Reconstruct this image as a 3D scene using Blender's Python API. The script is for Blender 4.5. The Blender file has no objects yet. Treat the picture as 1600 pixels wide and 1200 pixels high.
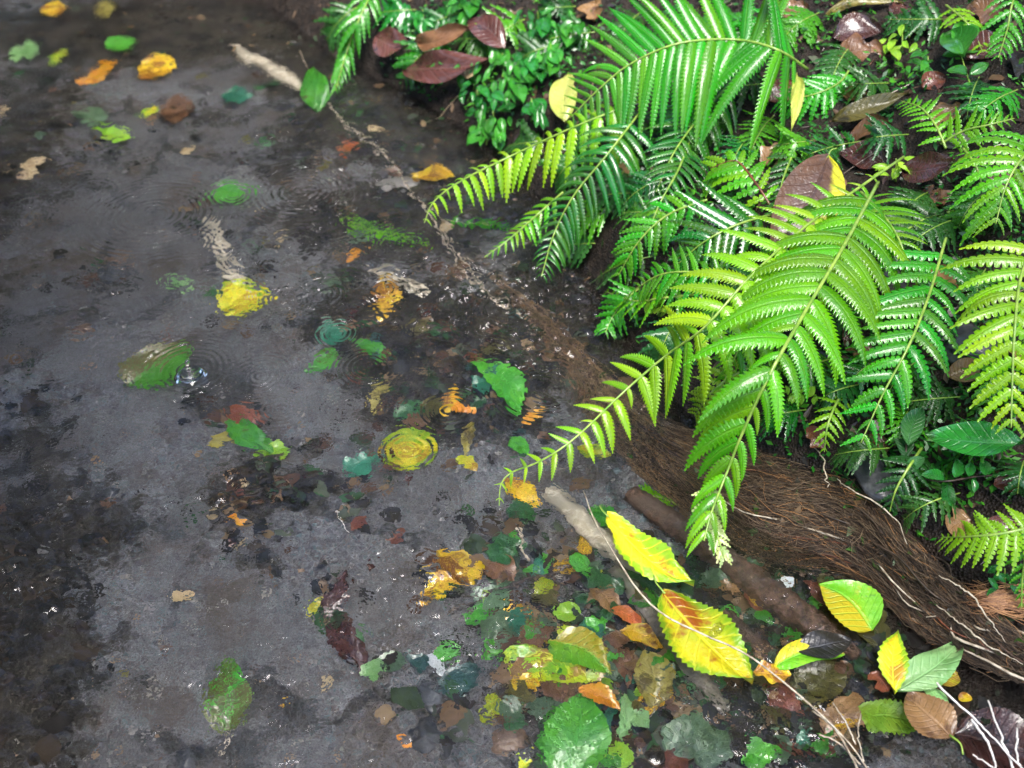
import bpy, math, random
import numpy as np
from mathutils import Vector, Matrix

random.seed(7); rng = np.random.default_rng(7)
SC = bpy.context.scene
COL = SC.collection
R = math.radians

# ------------------------------------------------------------------ camera, sky, sun, exposure
CAM_H, PITCH, FPX = 1.10, R(40), 1648.0
cam_d = bpy.data.cameras.new('camera'); cam = bpy.data.objects.new('camera', cam_d); COL.objects.link(cam)
cam.location = (0, 0, CAM_H); cam.rotation_euler = (R(90) - PITCH, 0, 0)
cam_d.sensor_width = 36; cam_d.lens = 36 * FPX / 1600; cam_d.clip_start = 0.02; cam_d.clip_end = 200
cam_d.dof.use_dof = True; cam_d.dof.focus_distance = 1.42; cam_d.dof.aperture_fstop = 4.8
SC.camera = cam

SUN_EL, SUN_AZ = R(68), R(168)          # azimuth measured from +Y towards +X
W = bpy.data.worlds.new('World'); SC.world = W; W.use_nodes = True
wt = W.node_tree; wt.nodes.clear()
sky = wt.nodes.new('ShaderNodeTexSky'); sky.sky_type = 'NISHITA'; sky.sun_disc = False
sky.sun_elevation = SUN_EL; sky.sun_rotation = SUN_AZ; sky.air_density = 1.0; sky.dust_density = 2.0; sky.ozone_density = 1.0
bg = wt.nodes.new('ShaderNodeBackground'); bg.inputs['Strength'].default_value = 0.075
wo = wt.nodes.new('ShaderNodeOutputWorld')
wt.links.new(sky.outputs[0], bg.inputs[0]); wt.links.new(bg.outputs[0], wo.inputs[0])
sun_d = bpy.data.lights.new('sun', 'SUN'); sun_d.energy = 1.5; sun_d.angle = R(32); sun_d.color = (1, .97, .92)
sun = bpy.data.objects.new('sun', sun_d); COL.objects.link(sun)
to_sun = Vector((math.cos(SUN_EL) * math.sin(SUN_AZ), math.cos(SUN_EL) * math.cos(SUN_AZ), math.sin(SUN_EL)))
sun.rotation_euler = to_sun.to_track_quat('Z', 'Y').to_euler(); sun.location = to_sun * 20
SC.view_settings.view_transform = 'Standard'; SC.view_settings.look = 'None'
SC.view_settings.exposure = 2.65; SC.view_settings.gamma = 1
SC.cycles.use_denoising = True
SC.cycles.max_bounces = 10; SC.cycles.transmission_bounces = 8; SC.cycles.glossy_bounces = 4; SC.cycles.diffuse_bounces = 3
SC.cycles.blur_glossy = 0.5; SC.cycles.sample_clamp_indirect = 4.0

# ------------------------------------------------------------------ helpers: rays, terrain
FW = np.array([0, math.cos(PITCH), -math.sin(PITCH)]); UPV = np.array([0, math.sin(PITCH), math.cos(PITCH)]); RT = np.array([1., 0, 0])
CP = np.array([0, 0, CAM_H])
def ray(px, py):
    d = FW + (px - 800) / FPX * RT + (600 - py) / FPX * UPV
    return d / np.linalg.norm(d)
def at(px, py, z):
    """point seen at (px, py) that lies at height z; bends the ray at the water when z is below it"""
    d = ray(px, py)
    if z >= 0: return CP + d * ((z - CAM_H) / d[2])
    p = CP + d * (-CAM_H / d[2])
    n = np.array([0, 0, 1.]); e = 1 / 1.333; c = -d @ n
    t = e * d + (e * c - math.sqrt(1 - e * e * (1 - c * c))) * n
    return p + t * (z / t[2])

SHORE_PX = [(2300, 1500), (1720, 1130), (1600, 1085), (1480, 1010), (1400, 930), (1300, 835), (1180, 745), (1060, 640), (985, 540), (930, 440), (860, 330), (770, 230), (640, 150), (530, 95), (430, 20)]
SHORE = np.array([at(x, y, 0)[:2] for x, y in SHORE_PX] + [(-1.6, 4.6), (-3.5, 7.0)])
def shore_dist(X, Y):
    X = np.asarray(X, float); Y = np.asarray(Y, float)
    best = np.full(X.shape, 1e9); sg = np.ones(X.shape)
    for (ax, ay), (bx, by) in zip(SHORE[:-1], SHORE[1:]):
        ex, ey = bx - ax, by - ay; l2 = ex * ex + ey * ey
        t = np.clip(((X - ax) * ex + (Y - ay) * ey) / l2, 0, 1)
        dx, dy = X - ax - t * ex, Y - ay - t * ey
        d = np.hypot(dx, dy); cr = ex * (Y - ay) - ey * (X - ax)
        m = d < best - 1e-9
        best = np.where(m, d, best); sg = np.where(m, np.where(cr < 0, 1, -1), sg)
    return best * sg
_lat = rng.random((64, 64))
def vnoise(X, Y, s, off=0.0):
    x = np.asarray(X, float) / s + off * 7.31 + 500; y = np.asarray(Y, float) / s + off * 3.77 + 500
    xi = np.floor(x).astype(int); yi = np.floor(y).astype(int); fx = x - xi; fy = y - yi
    fx = fx * fx * (3 - 2 * fx); fy = fy * fy * (3 - 2 * fy)
    g = lambda a, b: _lat[a % 64, b % 64]
    return (g(xi, yi) * (1 - fx) + g(xi + 1, yi) * fx) * (1 - fy) + (g(xi, yi + 1) * (1 - fx) + g(xi + 1, yi + 1) * fx) * fy - 0.5
def ground_z(X, Y):
    s = shore_dist(X, Y)
    bed = -(0.012 + 0.075 * (1 - np.exp(np.minimum(s, 0) / 0.22)))
    sp = np.maximum(s, 0)
    bank = 0.10 * (1 - np.exp(-sp / 0.05)) + 0.50 * sp / (1 + 0.18 * sp)
    k = np.clip(s / 0.03 + 0.5, 0, 1); k = k * k * (3 - 2 * k)
    z = bed * (1 - k) + (bank - 0.012) * k
    rough = np.clip(s * 6 + 0.6, 0.18, 1)
    z = z + rough * (0.05 * vnoise(X, Y, .16, 1) + 0.030 * vnoise(X, Y, .06, 2) + 0.018 * vnoise(X, Y, .026, 3))
    far = np.clip((-s - 1.3) / .8, 0, 1)                  # the opposite bank, left of the frame
    return z + far * far * 0.5
# lookup grid for ray hits
_gx = np.arange(-3, 3.001, .01); _gy = np.arange(.2, 5.2, .01)
_GZ = ground_z(*np.meshgrid(_gx, _gy))
def gz(x, y):
    i = min(max((x + 3) / .01, 0), len(_gx) - 2.001); j = min(max((y - .2) / .01, 0), len(_gy) - 2.001)
    a, b = int(i), int(j); fx, fy = i - a, j - b
    return (_GZ[b, a] * (1 - fx) + _GZ[b, a + 1] * fx) * (1 - fy) + (_GZ[b + 1, a] * (1 - fx) + _GZ[b + 1, a + 1] * fx) * fy
def hit(px, py, lift=0.0, water=False):
    """point of the ground (or of the water surface) seen at (px, py), moved lift metres towards the viewer"""
    d = ray(px, py); t = .3
    while t < 7:
        p = CP + d * t; g = gz(p[0], p[1])
        if p[2] <= max(g, 0): break
        t += .01
    if water or max(g, -1) > 0 or lift > 0:
        return CP + d * (t - lift)
    n = np.array([0, 0, 1.]); e = 1 / 1.333; c = -d @ n
    p0 = CP + d * (-CAM_H / d[2])
    r = e * d + (e * c - math.sqrt(1 - e * e * (1 - c * c))) * n
    s = 0
    while s < .6:
        p = p0 + r * s
        if p[2] <= gz(p[0], p[1]): break
        s += .003
    return p
def gnormal(x, y):
    h = .03
    n = np.array([gz(x - h, y) - gz(x + h, y), gz(x, y - h) - gz(x, y + h), 2 * h])
    return n / np.linalg.norm(n)
def nz(v):
    v = np.asarray(v, float); return v / (np.linalg.norm(v) + 1e-12)

# ------------------------------------------------------------------ helpers: meshes and tags
class MB:
    def __init__(s): s.v = []; s.f = []; s.a = []; s.c = []
    def add(s, vs, fs, at_=None, c=None):
        o = len(s.v); s.v += [tuple(p) for p in vs]; s.f += [tuple(i + o for i in q) for q in fs]
        s.a += list(at_) if at_ is not None else [(0, 0, 0)] * len(vs)
        if c is not None: s.c += [c] * len(vs)
    def build(s, name, mat, parent=None, smooth=True, origin=None):
        V = np.array(s.v, float)
        if origin is None and parent is None: origin = V.mean(axis=0)
        if parent is not None:
            origin = np.zeros(3); q = parent
            while q is not None: origin = origin + np.array(q.location); q = q.parent
        V = V - np.asarray(origin)
        me = bpy.data.meshes.new(name); me.from_pydata([tuple(p) for p in V], [], s.f)
        at_ = me.attributes.new('luv', 'FLOAT_VECTOR', 'POINT'); at_.data.foreach_set('vector', np.array(s.a, float).ravel())
        if s.c:
            ca = me.attributes.new('tint', 'FLOAT_COLOR', 'POINT')
            ca.data.foreach_set('color', np.array([(*c[:3], 1) for c in s.c], float).ravel())
        if smooth: me.shade_smooth()
        me.materials.append(mat); me.update()
        o = bpy.data.objects.new(name, me); COL.objects.link(o)
        if parent is None: o.location = origin
        else: o.parent = parent
        return o
def tag(o, label=None, cat=None, group=None, kind=None):
    if label: o['label'] = label
    if cat: o['category'] = cat
    if group: o['group'] = group
    if kind: o['kind'] = kind
    return o
def empty(name, loc):
    o = bpy.data.objects.new(name, None); o.location = loc; o.empty_display_size = .02; COL.objects.link(o); return o
def spline(pts, n):
    """Catmull-Rom through pts, n samples"""
    P = np.array(pts, float); P = np.vstack([2 * P[0] - P[1], P, 2 * P[-1] - P[-2]])
    m = len(P) - 3; out = []
    for k in range(n):
        u = k / (n - 1) * m; i = min(int(u), m - 1); t = u - i
        a, b, c, d = P[i:i + 4]
        out.append(.5 * (2 * b + (c - a) * t + (2 * a - 5 * b + 4 * c - d) * t * t + (3 * b - a - 3 * c + d) * t ** 3))
    return np.array(out)
def tube(mb, pts, rad, sides=6, jit=0.0, c=None, caps=True):
    pts = np.asarray(pts, float); n = len(pts)
    rad = np.full(n, rad) if np.isscalar(rad) else np.interp(np.linspace(0, 1, n), np.linspace(0, 1, len(rad)), rad)
    T = np.gradient(pts, axis=0); ref = np.array([.13, .21, 1.0]); vs = []; at_ = []
    for i in range(n):
        t = nz(T[i]); u = nz(np.cross(ref, t)); w = np.cross(t, u)
        for k in range(sides):
            a = 2 * math.pi * k / sides; r = rad[i] * (1 + (random.uniform(-jit, jit) if jit else 0))
            vs.append(pts[i] + r * (math.cos(a) * u + math.sin(a) * w)); at_.append((i / (n - 1), k / sides, 0))
    fs = [(i * sides + k, i * sides + (k + 1) % sides, (i + 1) * sides + (k + 1) % sides, (i + 1) * sides + k) for i in range(n - 1) for k in range(sides)]
    if caps: fs += [tuple(range(sides - 1, -1, -1)), tuple((n - 1) * sides + k for k in range(sides))]
    mb.add(vs, fs, at_, c)

# ------------------------------------------------------------------ materials
def new_mat(name):
    m = bpy.data.materials.new(name); m.use_nodes = True; nt = m.node_tree; nt.nodes.clear()
    N = lambda t, **k: _mk(nt, t, k)
    out = N('ShaderNodeOutputMaterial')
    return m, nt, N, out
def _mk(nt, t, k):
    n = nt.nodes.new(t)
    for a, v in k.items(): setattr(n, a, v)
    return n
def L(nt, a, b): nt.links.new(a, b)
def math_(nt, N, op, a, b=None, c=None):
    n = N('ShaderNodeMath', operation=op)
    for i, v in enumerate((a, b, c)):
        if v is None: continue
        if isinstance(v, (int, float)): n.inputs[i].default_value = v
        else: L(nt, v, n.inputs[i])
    return n.outputs[0]
def mixc(nt, N, f, a, b):
    n = N('ShaderNodeMix', data_type='RGBA')
    for i, v in ((0, f), (6, a), (7, b)):
        if isinstance(v, (int, float)): n.inputs[i].default_value = v
        elif isinstance(v, tuple): n.inputs[i].default_value = (*v[:3], 1)
        else: L(nt, v, n.inputs[i])
    return n.outputs[2]
def ramp(nt, N, f, lo, hi):
    n = N('ShaderNodeMapRange'); n.interpolation_type = 'SMOOTHSTEP'
    L(nt, f, n.inputs[0]); n.inputs[1].default_value = lo; n.inputs[2].default_value = hi
    return n.outputs[0]
def noise(nt, N, vec, scale, detail=3, rough=.55):
    n = N('ShaderNodeTexNoise'); n.inputs['Scale'].default_value = scale; n.inputs['Detail'].default_value = detail; n.inputs['Roughness'].default_value = rough
    if vec is not None: L(nt, vec, n.inputs['Vector'])
    return n
def principled(nt, N, out, rough=.4, spec=.5, coat=0, coat_r=.1):
    p = N('ShaderNodeBsdfPrincipled'); p.inputs['Roughness'].default_value = rough
    p.inputs['Specular IOR Level'].default_value = spec; p.inputs['Coat Weight'].default_value = coat; p.inputs['Coat Roughness'].default_value = coat_r
    L(nt, p.outputs[0], out.inputs[0]); return p

def leaf_mat(name, c1, c2, blotch=None, amt=.5, vein=None, rough=.32, transl=.25, nveins=9, half=None, coat=.3, scale=26, ht=.25, rim=None):
    m, nt, N, out = new_mat(name)
    a = N('ShaderNodeAttribute', attribute_name='luv'); sp = N('ShaderNodeSeparateXYZ'); L(nt, a.outputs['Vector'], sp.inputs[0])
    oi = N('ShaderNodeObjectInfo'); tc = N('ShaderNodeTexCoord')
    ad = N('ShaderNodeVectorMath', operation='ADD'); L(nt, tc.outputs['Object'], ad.inputs[0])
    cv = N('ShaderNodeCombineXYZ'); r = math_(nt, N, 'MULTIPLY', oi.outputs['Random'], 40.0)
    for i in range(3): L(nt, r, cv.inputs[i])
    L(nt, cv.outputs[0], ad.inputs[1]); vec = ad.outputs[0]
    n1 = noise(nt, N, vec, scale, 4); n2 = noise(nt, N, vec, scale * .9, 5, .6); n3 = noise(nt, N, vec, 160, 2)
    col = mixc(nt, N, ramp(nt, N, n1.outputs[0], .35, .65), c1, c2)
    if half: col = mixc(nt, N, ramp(nt, N, math_(nt, N, 'ADD', sp.outputs[1], math_(nt, N, 'MULTIPLY', n1.outputs[0], .8)), ht, ht + .35), col, half)
    if blotch: col = mixc(nt, N, ramp(nt, N, n2.outputs['Color'], .62 - amt * .25, .70 - amt * .25), col, blotch)
    av = math_(nt, N, 'ABSOLUTE', sp.outputs[1])
    if rim: col = mixc(nt, N, math_(nt, N, 'MULTIPLY', ramp(nt, N, math_(nt, N, 'ADD', math_(nt, N, 'MULTIPLY', av, .45), noise(nt, N, vec, scale * .7, 3).outputs[0]), .72, .92), .85), col, rim)
    sk = noise(nt, N, vec, 120, 4, .7); col = mixc(nt, N, math_(nt, N, 'MULTIPLY', ramp(nt, N, sk.outputs[0], .60, .70), .55), col, tuple(x * .28 + .01 for x in c1))
    # side veins and the midrib
    ph = math_(nt, N, 'FRACT', math_(nt, N, 'SUBTRACT', math_(nt, N, 'MULTIPLY', sp.outputs[0], float(nveins)), math_(nt, N, 'MULTIPLY', av, 1.6)))
    d = math_(nt, N, 'ABSOLUTE', math_(nt, N, 'SUBTRACT', ph, .5))
    vl = math_(nt, N, 'SUBTRACT', 1.0, ramp(nt, N, d, .02, .16)); mr = math_(nt, N, 'SUBTRACT', 1.0, ramp(nt, N, av, .02, .09))
    vv = math_(nt, N, 'MAXIMUM', math_(nt, N, 'MULTIPLY', vl, .55), mr)
    vc = vein or tuple(min(1, x * 1.5 + .03) for x in c1)
    col = mixc(nt, N, math_(nt, N, 'MULTIPLY', vv, .55), col, vc)
    hsv = N('ShaderNodeHueSaturation'); L(nt, col, hsv.inputs['Color'])
    L(nt, math_(nt, N, 'ADD', math_(nt, N, 'MULTIPLY', oi.outputs['Random'], .5), .75), hsv.inputs['Value'])
    col = hsv.outputs[0]
    p = principled(nt, N, out, rough, .5, coat, .12); L(nt, col, p.inputs['Base Color'])
    b = N('ShaderNodeBump'); b.inputs['Strength'].default_value = .8; b.inputs['Distance'].default_value = .0020
    hh = math_(nt, N, 'SUBTRACT', math_(nt, N, 'MULTIPLY', n3.outputs[0], .9), math_(nt, N, 'MULTIPLY', vv, .8)); L(nt, hh, b.inputs['Height'])
    L(nt, b.outputs[0], p.inputs['Normal'])
    if transl:
        t = N('ShaderNodeBsdfTranslucent'); L(nt, col, t.inputs[0]); mx = N('ShaderNodeMixShader'); mx.inputs[0].default_value = transl
        L(nt, p.outputs[0], mx.inputs[1]); L(nt, t.outputs[0], mx.inputs[2]); L(nt, mx.outputs[0], out.inputs[0])
    return m

def fern_mat(name, c1, c2, rough=.3, transl=.3, vein=(.25, .42, .06), coat=.6):
    m, nt, N, out = new_mat(name)
    a = N('ShaderNodeAttribute', attribute_name='luv'); sp = N('ShaderNodeSeparateXYZ'); L(nt, a.outputs['Vector'], sp.inputs[0])
    tc = N('ShaderNodeTexCoord'); oi = N('ShaderNodeObjectInfo')
    n1 = noise(nt, N, tc.outputs['Object'], 30, 3)
    f = math_(nt, N, 'ADD', math_(nt, N, 'MULTIPLY', ramp(nt, N, n1.outputs[0], .3, .7), .6), math_(nt, N, 'MULTIPLY', oi.outputs['Random'], .5))
    col = mixc(nt, N, f, c1, c2)
    br = noise(nt, N, tc.outputs['Object'], 17, 4, .7); col = mixc(nt, N, math_(nt, N, 'MULTIPLY', ramp(nt, N, br.outputs[0], .66, .74), .75), col, (.16, .15, .02))
    hv = N('ShaderNodeHueSaturation'); L(nt, col, hv.inputs['Color']); L(nt, math_(nt, N, 'ADD', math_(nt, N, 'MULTIPLY', oi.outputs['Random'], .45), .75), hv.inputs['Value']); L(nt, math_(nt, N, 'ADD', math_(nt, N, 'MULTIPLY', math_(nt, N, 'FRACT', math_(nt, N, 'MULTIPLY', oi.outputs['Random'], 17.3)), .05), .455), hv.inputs['Hue']); col = hv.outputs[0]
    n4 = noise(nt, N, tc.outputs['Object'], 210, 2); col = mixc(nt, N, math_(nt, N, 'MULTIPLY', ramp(nt, N, n4.outputs[0], .66, .72), .7), col, (.10, .09, .02))
    av = math_(nt, N, 'ABSOLUTE', sp.outputs[1])
    ph = math_(nt, N, 'FRACT', math_(nt, N, 'ADD', sp.outputs[2], 0.0)); d = math_(nt, N, 'ABSOLUTE', math_(nt, N, 'SUBTRACT', ph, .5))
    vl = math_(nt, N, 'SUBTRACT', 1.0, ramp(nt, N, d, .02, .2)); mr = math_(nt, N, 'SUBTRACT', 1.0, ramp(nt, N, av, .03, .14))
    vv = math_(nt, N, 'MAXIMUM', math_(nt, N, 'MULTIPLY', vl, .35), mr)
    col = mixc(nt, N, math_(nt, N, 'MULTIPLY', vv, .6), col, vein)
    p = principled(nt, N, out, rough, .5, coat, .1); L(nt, col, p.inputs['Base Color'])
    n3 = noise(nt, N, tc.outputs['Object'], 260, 2)
    b = N('ShaderNodeBump'); b.inputs['Strength'].default_value = .8; b.inputs['Distance'].default_value = .0016
    L(nt, math_(nt, N, 'SUBTRACT', math_(nt, N, 'MULTIPLY', n3.outputs[0], .8), vv), b.inputs['Height']); L(nt, b.outputs[0], p.inputs['Normal'])
    t = N('ShaderNodeBsdfTranslucent'); L(nt, mixc(nt, N, .35, col, (.3, .55, .02)), t.inputs[0]); mx = N('ShaderNodeMixShader'); mx.inputs[0].default_value = transl
    L(nt, p.outputs[0], mx.inputs[1]); L(nt, t.outputs[0], mx.inputs[2]); L(nt, mx.outputs[0], out.inputs[0])
    return m

def rough_mat(name, c1, c2, scale=30, rough=.7, bump=.5, dist=.003, coat=0, c3=None, stretch=None):
    m, nt, N, out = new_mat(name); tc = N('ShaderNodeTexCoord'); vec = tc.outputs['Object']
    if stretch:
        a = N('ShaderNodeAttribute', attribute_name='luv'); mp = N('ShaderNodeMapping'); mp.inputs['Scale'].default_value = stretch
        L(nt, a.outputs['Vector'], mp.inputs['Vector']); vec = mp.outputs[0]; scale = 1
    n = noise(nt, N, vec, scale, 5, .65); n2 = noise(nt, N, tc.outputs['Object'], 18, 3)
    col = mixc(nt, N, ramp(nt, N, n.outputs[0], .32, .68), c1, c2)
    if c3: col = mixc(nt, N, ramp(nt, N, n2.outputs[0], .5, .62), col, c3)
    p = principled(nt, N, out, rough, .4, coat, .15); L(nt, col, p.inputs['Base Color'])
    b = N('ShaderNodeBump'); b.inputs['Strength'].default_value = bump; b.inputs['Distance'].default_value = dist
    L(nt, n.outputs[0], b.inputs['Height']); L(nt, b.outputs[0], p.inputs['Normal'])
    return m

def tint_mat(name, rough=.6, coat=0, vary=.35):
    m, nt, N, out = new_mat(name); a = N('ShaderNodeAttribute', attribute_name='tint'); tc = N('ShaderNodeTexCoord')
    n = noise(nt, N, tc.outputs['Object'], 90, 3)
    h = N('ShaderNodeHueSaturation'); L(nt, a.outputs['Color'], h.inputs['Color']); L(nt, math_(nt, N, 'ADD', math_(nt, N, 'MULTIPLY', n.outputs[0], vary * 2), 1 - vary), h.inputs['Value'])
    p = principled(nt, N, out, rough, .4, coat, .15); L(nt, h.outputs[0], p.inputs['Base Color'])
    return m

def bed_mat():
    m, nt, N, out = new_mat('stream bed gravel'); tc = N('ShaderNodeTexCoord'); v = tc.outputs['Object']
    big = noise(nt, N, v, 3.2, 4, .6); mid = noise(nt, N, v, 14, 4, .6); fine = noise(nt, N, v, 320, 2)
    vo = N('ShaderNodeTexVoronoi'); vo.inputs['Scale'].default_value = 260; L(nt, v, vo.inputs['Vector'])
    vo2 = N('ShaderNodeTexVoronoi'); vo2.inputs['Scale'].default_value = 95; L(nt, v, vo2.inputs['Vector'])
    g = mixc(nt, N, ramp(nt, N, mid.outputs[0], .3, .7), (.115, .112, .122), (.185, .182, .195))
    bw = N('ShaderNodeSeparateColor'); L(nt, vo.outputs['Color'], bw.inputs[0])
    g = mixc(nt, N, .5, g, mixc(nt, N, bw.outputs[0], (.04, .04, .045), (.30, .295, .305)))
    g = mixc(nt, N, math_(nt, N, 'MULTIPLY', ramp(nt, N, fine.outputs[0], .5, .68), .5), g, (.045, .045, .05))
    g = mixc(nt, N, math_(nt, N, 'MULTIPLY', ramp(nt, N, bw.outputs[1], .90, .97), .5), g, (.15, .095, .07))
    g = mixc(nt, N, math_(nt, N, 'MULTIPLY', ramp(nt, N, bw.outputs[2], .88, .95), .7), g, (.10, .16, .17))
    dn = noise(nt, N, v, 7, 4, .6); dv = N('ShaderNodeVectorMath', operation='MULTIPLY_ADD'); L(nt, dn.outputs['Color'], dv.inputs[0]); dv.inputs[1].default_value = (.16, .16, 0); L(nt, v, dv.inputs[2])
    ck = N('ShaderNodeTexVoronoi', feature='DISTANCE_TO_EDGE'); ck.inputs['Scale'].default_value = 3.6; L(nt, dv.outputs[0], ck.inputs['Vector'])
    cl = N('ShaderNodeTexVoronoi'); cl.inputs['Scale'].default_value = 3.6; L(nt, dv.outputs[0], cl.inputs['Vector']); cs = N('ShaderNodeSeparateColor'); L(nt, cl.outputs['Color'], cs.inputs[0])
    g = mixc(nt, N, math_(nt, N, 'MULTIPLY', cs.outputs[0], .55), g, (.055, .050, .048))
    g = mixc(nt, N, math_(nt, N, 'MULTIPLY', ramp(nt, N, noise(nt, N, v, 9, 5, .65).outputs[0], .48, .66), .7), g, (.075, .056, .040))
    crk = math_(nt, N, 'MULTIPLY', math_(nt, N, 'SUBTRACT', 1.0, ramp(nt, N, ck.outputs['Distance'], .008, .05)), ramp(nt, N, noise(nt, N, v, 5, 3).outputs[0], .42, .56))
    g = mixc(nt, N, math_(nt, N, 'MULTIPLY', crk, .6), g, (.010, .009, .008))
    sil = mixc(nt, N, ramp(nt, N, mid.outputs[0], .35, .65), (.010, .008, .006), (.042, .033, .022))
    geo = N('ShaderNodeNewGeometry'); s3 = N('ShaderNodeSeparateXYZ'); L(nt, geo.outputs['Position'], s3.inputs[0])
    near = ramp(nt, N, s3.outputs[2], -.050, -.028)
    sa = N('ShaderNodeAttribute', attribute_name='silt_and_shade'); brk = noise(nt, N, v, 24, 5, .65)
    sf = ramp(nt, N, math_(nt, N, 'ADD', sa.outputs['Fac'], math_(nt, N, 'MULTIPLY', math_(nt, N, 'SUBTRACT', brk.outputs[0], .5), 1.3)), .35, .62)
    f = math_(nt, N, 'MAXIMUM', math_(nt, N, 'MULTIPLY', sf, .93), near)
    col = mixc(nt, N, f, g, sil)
    sn = noise(nt, N, v, 42, 5, .65)
    soil = mixc(nt, N, ramp(nt, N, sn.outputs[0], .32, .68), (.007, .005, .004), (.030, .020, .014))
    col = mixc(nt, N, ramp(nt, N, math_(nt, N, 'ADD', s3.outputs[2], math_(nt, N, 'MULTIPLY', mid.outputs[0], .03)), -.022, .004), col, soil)
    p = principled(nt, N, out, .62, .3); L(nt, col, p.inputs['Base Color'])
    b = N('ShaderNodeBump'); b.inputs['Strength'].default_value = .9; b.inputs['Distance'].default_value = .004
    L(nt, math_(nt, N, 'ADD', vo.outputs['Distance'], math_(nt, N, 'MULTIPLY', vo2.outputs['Distance'], .6)), b.inputs['Height']); L(nt, b.outputs[0], p.inputs['Normal'])
    return m

def water_mat():
    m, nt, N, out = new_mat('clear rippled water'); tc = N('ShaderNodeTexCoord')
    p = principled(nt, N, out, 0.0, .5); p.inputs['Base Color'].default_value = (.97, .98, .98, 1); p.inputs['IOR'].default_value = 1.333; p.inputs['Transmission Weight'].default_value = 1
    geo = N('ShaderNodeNewGeometry'); pos = geo.outputs['Position']
    wob = noise(nt, N, pos, 9, 2); wv = N('ShaderNodeVectorMath', operation='MULTIPLY_ADD'); L(nt, wob.outputs['Color'], wv.inputs[0]); wv.inputs[1].default_value = (.012, .012, 0); L(nt, pos, wv.inputs[2])
    big = noise(nt, N, pos, 4.5, 2); n = noise(nt, N, pos, 75, 2, .5); nf = noise(nt, N, pos, 150, 1, .5)
    k = math_(nt, N, 'ADD', math_(nt, N, 'MULTIPLY', ramp(nt, N, big.outputs[0], .40, .62), 1.0), .30)
    h = math_(nt, N, 'MULTIPLY', math_(nt, N, 'ADD', math_(nt, N, 'MULTIPLY', n.outputs[0], .0033), math_(nt, N, 'MULTIPLY', nf.outputs[0], .0006)), k)
    amp = math_(nt, N, 'ADD', math_(nt, N, 'MULTIPLY', ramp(nt, N, noise(nt, N, pos, 28, 1).outputs[0], .32, .62), 1.1), .25)
    tot = None
    for c, r, lam, sl in _rr:                        # rings spreading from raindrops
        vd = N('ShaderNodeVectorMath', operation='DISTANCE'); L(nt, wv.outputs[0], vd.inputs[0]); vd.inputs[1].default_value = (c[0] + .006, c[1] + .006, 0); d = vd.outputs['Value']
        g = math_(nt, N, 'DIVIDE', math_(nt, N, 'SUBTRACT', d, r * .35), r * .42)
        w = math_(nt, N, 'POWER', 2.718, math_(nt, N, 'MULTIPLY', math_(nt, N, 'MULTIPLY', g, g), -1.0))
        t = math_(nt, N, 'MULTIPLY', math_(nt, N, 'COSINE', math_(nt, N, 'MULTIPLY', d, 6.283 / lam)), math_(nt, N, 'MULTIPLY', w, sl * 1.5 * lam / 6.283))
        tot = t if tot is None else math_(nt, N, 'ADD', tot, t)
    h = math_(nt, N, 'ADD', h, math_(nt, N, 'MULTIPLY', tot, amp))
    b = N('ShaderNodeBump'); b.inputs['Strength'].default_value = 1.0; b.inputs['Distance'].default_value = 1.0
    L(nt, h, b.inputs['Height']); L(nt, b.outputs[0], p.inputs['Normal'])
    return m

def pxm(px, py): return np.linalg.norm(at(px, py, 0) - CP) / FPX
RINGS = [(298, 578, 100, 9.5, .42), (455, 465, 60, 8, .34), (503, 462, 70, 8.5, .34), (240, 335, 150, 10, .42), (425, 462, 75, 10, .16), (637, 702, 66, 14, .34),
         (365, 305, 70, 8, .34), (470, 300, 130, 10, .42), (375, 405, 46, 8, .34), (528, 522, 56, 8, .34), (800, 482, 150, 11, .24), (575, 575, 80, 9, .24), (405, 588, 80, 9, .30), (600, 452, 60, 9, .3),
         (850, 610, 130, 10, .24), (540, 640, 70, 9, .22), (700, 640, 90, 10, .24), (250, 470, 70, 9, .16), (140, 300, 90, 9, .12), (640, 380, 90, 9, .2), (90, 560, 90, 9, .1), (300, 380, 60, 8, .2), (440, 640, 60, 9, .18)]
_rr = [(at(x, y, 0), r * pxm(x, y), l * pxm(x, y), s) for x, y, r, l, s in RINGS]
M = {}
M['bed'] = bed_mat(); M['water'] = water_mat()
M['soil'] = rough_mat('wet dark soil', (.012, .008, .006), (.055, .036, .024), 40, .55, .9, .008, .25, (.03, .030, .012))
M['mat'] = rough_mat('brown root felt', (.020, .012, .008), (.075, .045, .028), 1, .85, .8, .004, 0, (.08, .045, .02), (6, 60, 1))
M['fibre'] = tint_mat('root fibres', .65, .1); M['gravel'] = tint_mat('pebbles', .6, .0); M['crumb'] = tint_mat('litter crumbs', .4, .3); M['sodden'] = tint_mat('sodden litter', .85, 0)
M['paleroot'] = rough_mat('pale bare root', (.20, .15, .10), (.58, .50, .38), 90, .5, .4, .001, .2)
M['whiteroot'] = rough_mat('white fine root', (.55, .50, .45), (.85, .80, .75), 90, .4, .3, .001, .3)
M['palewood'] = rough_mat('pale peeled wood', (.36, .30, .21), (.66, .58, .45), 1, .6, .6, .002, .1, (.33, .29, .22), (26, 7, 1))
M['greywood'] = rough_mat('grey sodden wood', (.10, .085, .065), (.22, .19, .15), 1, .65, .6, .002, .1, (.12, .12, .08), (30, 8, 1))
M['brownwood'] = rough_mat('brown sodden wood', (.040, .022, .014), (.15, .085, .055), 1, .65, .9, .006, .1, (.09, .06, .045), (34, 9, 1))
M['darkwood'] = rough_mat('dark twig bark', (.02, .013, .009), (.07, .045, .028), 60, .6, .5, .001, .2)
M['stem'] = rough_mat('green rachis', (.13, .26, .03), (.30, .42, .07), 80, .35, .3, .0006, .5)
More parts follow.
